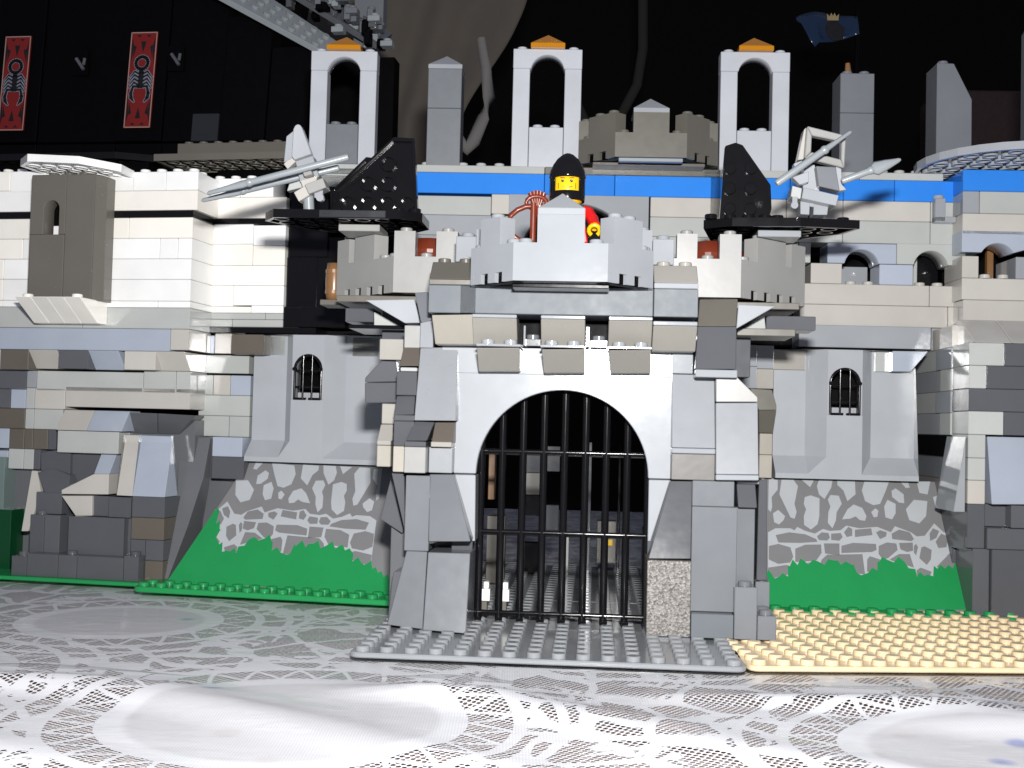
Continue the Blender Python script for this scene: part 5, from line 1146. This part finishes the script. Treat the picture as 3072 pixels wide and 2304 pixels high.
poly_piece(l1, 'arm', 'LG', [(-13.6, 21.1), (-12.95, 21.3), (-12.9, 20.95), (-13.7, 20.75)], -2.0, .5)
poly_piece(l1, 'neck', 'BE', [(-12.95, 21.2), (-12.1, 21.45), (-12.2, 21.0), (-12.8, 20.8)], -1.6, .5)
b = MB(); b.tube([FG.P(-12.6, -1.9, 20.6), FG.P(-12.55, -1.95, 19.78)], .27, 10); b.build('pivot', 'SI', l1)
b = MB(); b.tube([FG.P(-11.92, -1.75, 20.35), FG.P(-11.92, -1.45, 20.35)], .19, 12); b.box(FG, -12.2, -11.8, -1.72, -1.52, 20.35, 20.75); b.build('pin', 'LB', l1)
spear('silver spear held by the rounded launcher, the upper and lighter of its two', FG.P(-10.47, -1.0, 22.24), FG.P(-17.3, -.9, 20.37), .17, .19, 2.1)
spear('silver spear held by the rounded launcher, the lower and shaded of its two', FG.P(-11.2, -2.25, 21.98), FG.P(-17.95, -2.0, 20.22), .17, .19, 2.1)
l2 = thing('spear_launcher', 'pale grey launcher with an open square frame above the studded black plate', 'launcher', FG.P(11.8, -1.9, 19.85))
fo_ = [(11.28, 24.0), (13.09, 23.56), (13.03, 22.02), (11.18, 22.47)]; fi_ = [(11.5, 23.55), (12.89, 23.28), (12.88, 22.42), (11.48, 22.77)]
for i in range(4): poly_piece(l2, 'frame', 'BW', [fo_[i], fo_[(i+1) % 4], fi_[(i+1) % 4], fi_[i]], -1.4, .45, .04)
poly_piece(l2, 'frame_side', 'BE', [(10.9, 22.42), (11.18, 22.47), (11.28, 24.0), (11.18, 23.9)], -1.65, .8)
poly_piece(l2, 'body', 'LBw', [(11.15, 21.0), (11.95, 20.85), (11.7, 22.2), (11.2, 22.3)], -1.6, .8)
poly_piece(l2, 'slope', 'DBp', [(11.65, 22.04), (12.57, 22.0), (12.78, 20.86), (11.79, 21.08)], -1.1, .7)
poly_piece(l2, 'side_arm', 'LBw', [(12.6, 22.05), (12.85, 21.95), (12.9, 21.2), (13.1, 20.95), (12.7, 20.88), (12.6, 21.3)], -1.2, .5)
poly_piece(l2, 'clip', 'LBw', [(10.55, 21.45), (11.3, 21.75), (11.3, 21.25), (10.9, 21.1)], -.9, .6)
poly_piece(l2, 'clip', 'LBw', [(10.6, 22.1), (11.0, 22.25), (10.95, 22.0), (10.65, 21.9)], -.9, .6)
poly_piece(l2, 'block', 'LB', [(11.08, 21.01), (12.72, 20.64), (12.6, 20.15), (11.0, 20.49)], -1.0, 1.4)
poly_piece(l2, 'block', 'LG', [(10.61, 21.13), (11.06, 21.01), (11.0, 20.5), (10.54, 20.62)], -1.25, 1.1)
poly_piece(l2, 'leg', 'LB', [(11.05, 20.48), (11.5, 20.4), (11.48, 19.83), (11.06, 19.85)], -1.6, 1.0); poly_piece(l2, 'leg', 'LB', [(11.68, 20.36), (12.36, 20.22), (12.31, 19.83), (11.66, 19.83)], -1.6, 1.0)
poly_piece(l2, 'leg_bridge', 'LB', [(11.4, 20.44), (11.8, 20.36), (11.75, 20.18), (11.45, 20.24)], -1.62, .9)
b = MB(); b.tube([FG.P(10.72, -1.5, 20.2), FG.P(10.72, -1.2, 20.2)], .17, 12); b.box(FG, 10.62, 10.85, -1.5, -1.25, 20.2, 20.6); b.build('pin', 'LB', l2)
spear('silver spear slanting across the open square frame of the launcher', FG.P(9.75, -.5, 21.05), FG.P(13.17, -.7, 23.57), .17, .14, 1.5)
spear('silver spear with broad leaf blade reaching past the grey pillar', FG.P(12.75, -.6, 21.22), FG.P(15.36, -.4, 22.22), .16, .34, 1.4)
# ------------------------------------------------------------------ barrels behind the merlons
def barrel(u, n, z0, z1, r, mat, label, grp=None):
    e = thing('toy_barrel', label, 'barrel', FG.P(u, n, z0), grp); fm = Fr(FG.P(u, n, 0), FG.U, FG.N, FG.Z); h = z1-z0
    k = 24; prof = [(0, z0), (r*.82, z0), (r*.95, z0+h*.25), (r, z0+h*.5), (r*.95, z0+h*.75), (r*.82, z1), (0, z1)]
    lathe(fm, prof, k).build('staves', mat, e)
    for t in (.22, .78):
        q = MB(); q.ring(fm, 0, 0, z0+h*t-.09, z0+h*t+.09, r*1.0, r*.85, 20); q.build('hoop', mat, e)
barrel(-7.0, -5.0, 15.87, 18.9, .95, 'RB', 'reddish brown barrel behind the merlons next to the black wedge wing')
barrel(7.15, -5.0, 15.87, 18.95, .95, 'RB', 'reddish brown barrel behind the merlons below the studded black wing')
barrel(9.4, -5.8, 15.87, 18.6, .8, 'RB', 'dark brown barrel in the shade under the studded black wing')
barrel(-12.28, -6.7, 15.9, 17.85, .45, 'WD', 'light brown barrel beside the black column')
simple(gate, FG, -12.9, -11.8, -8, -6.2, 15.6, 15.9, 'DG', 'plate')
# ------------------------------------------------------------------ the dim room behind
st = thing('hanging_strap', 'faint grey strap loop hanging in the dark behind the brown battlement', 'strap', FB.P(1.5, -60, 46))
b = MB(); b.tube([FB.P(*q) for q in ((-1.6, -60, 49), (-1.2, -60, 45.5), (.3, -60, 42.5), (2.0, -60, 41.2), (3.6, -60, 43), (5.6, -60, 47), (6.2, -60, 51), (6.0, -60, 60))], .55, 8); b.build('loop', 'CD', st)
bx = thing('storage_box', 'dim dark red box with olive label in the background gloom', 'box', FB.P(34, -46, 0))
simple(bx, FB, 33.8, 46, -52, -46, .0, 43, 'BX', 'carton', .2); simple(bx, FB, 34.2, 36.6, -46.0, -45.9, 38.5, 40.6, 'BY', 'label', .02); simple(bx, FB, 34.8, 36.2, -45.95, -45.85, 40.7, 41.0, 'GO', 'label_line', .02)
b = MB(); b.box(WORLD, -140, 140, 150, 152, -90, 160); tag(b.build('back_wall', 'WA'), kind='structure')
def pt(Y, x, z): return (x, Y, z)
cur = thing('curtain', 'grey gathered curtain tied back with a fabric band', 'curtain', (-9, 66, 36))
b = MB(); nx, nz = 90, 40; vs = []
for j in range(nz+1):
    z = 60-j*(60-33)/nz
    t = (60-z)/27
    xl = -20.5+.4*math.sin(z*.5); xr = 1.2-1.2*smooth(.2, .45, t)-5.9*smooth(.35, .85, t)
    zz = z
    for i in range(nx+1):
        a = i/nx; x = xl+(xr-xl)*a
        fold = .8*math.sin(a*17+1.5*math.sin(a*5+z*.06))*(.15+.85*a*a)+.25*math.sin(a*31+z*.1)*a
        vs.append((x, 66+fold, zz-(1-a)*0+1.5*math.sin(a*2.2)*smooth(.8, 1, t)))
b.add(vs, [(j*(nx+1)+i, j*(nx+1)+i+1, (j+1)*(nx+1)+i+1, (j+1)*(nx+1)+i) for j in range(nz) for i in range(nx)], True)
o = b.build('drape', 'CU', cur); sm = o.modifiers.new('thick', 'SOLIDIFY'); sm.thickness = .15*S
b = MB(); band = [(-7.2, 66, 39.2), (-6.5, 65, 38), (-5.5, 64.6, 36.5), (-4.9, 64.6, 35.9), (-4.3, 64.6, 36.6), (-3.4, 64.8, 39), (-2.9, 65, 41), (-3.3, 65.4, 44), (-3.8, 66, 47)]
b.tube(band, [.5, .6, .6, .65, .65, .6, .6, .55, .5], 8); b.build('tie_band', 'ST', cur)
fg_ = thing('flag', 'dark blue pennant with gold crown and dark lion hanging at the back', 'flag', FB.P(24.1, -40, 0))
b = MB(); k = 14; vs = []
for i in range(k+1):
    a = i/k; u = 18.7+5.6*a; zt = 47.75+.45*math.sin(a*3.1); zb = 44.6+1.3*a
    if a < .3: zb = 47.2-2.6*smooth(.0, .3, a)
    for j in range(5): vs.append(FB.P(u, -40+.5*math.sin(a*7)+.2*j, zt+(zb-zt)*j/4))
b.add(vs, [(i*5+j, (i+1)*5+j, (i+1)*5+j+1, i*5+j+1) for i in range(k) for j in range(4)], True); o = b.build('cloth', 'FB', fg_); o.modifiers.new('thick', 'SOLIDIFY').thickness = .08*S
b = MB(); cr = [(21.4, 47.1), (22.4, 47.1), (22.45, 47.7), (22.2, 47.45), (22.05, 47.8), (21.9, 47.5), (21.75, 47.8), (21.6, 47.45), (21.35, 47.7)]
tr = tessellate_polygon([[Vector((u, z, 0)) for u, z in cr]]); b.add([FB.P(u, -38.9, z) for u, z in cr], [tuple(x) for x in tr]); b.build('crown', 'GO', fg_)
b = MB(); li = [(21.3, 46.9), (22.3, 47.0), (23.0, 46.3), (22.8, 45.3), (21.9, 45.2), (21.5, 45.6), (21.2, 46.2)]
b.add([FB.P(u, -38.8, z) for u, z in li], [tuple(range(7))]); b.build('lion', 'PK', fg_)
b = MB(); b.tube([FB.P(24.35, -40, -.2), FB.P(24.35, -40, 48.4)], .2, 8); b.build('pole', 'KM', fg_)
for e in ROOTS+PARTS:
    if '_o' in e: del e['_o']
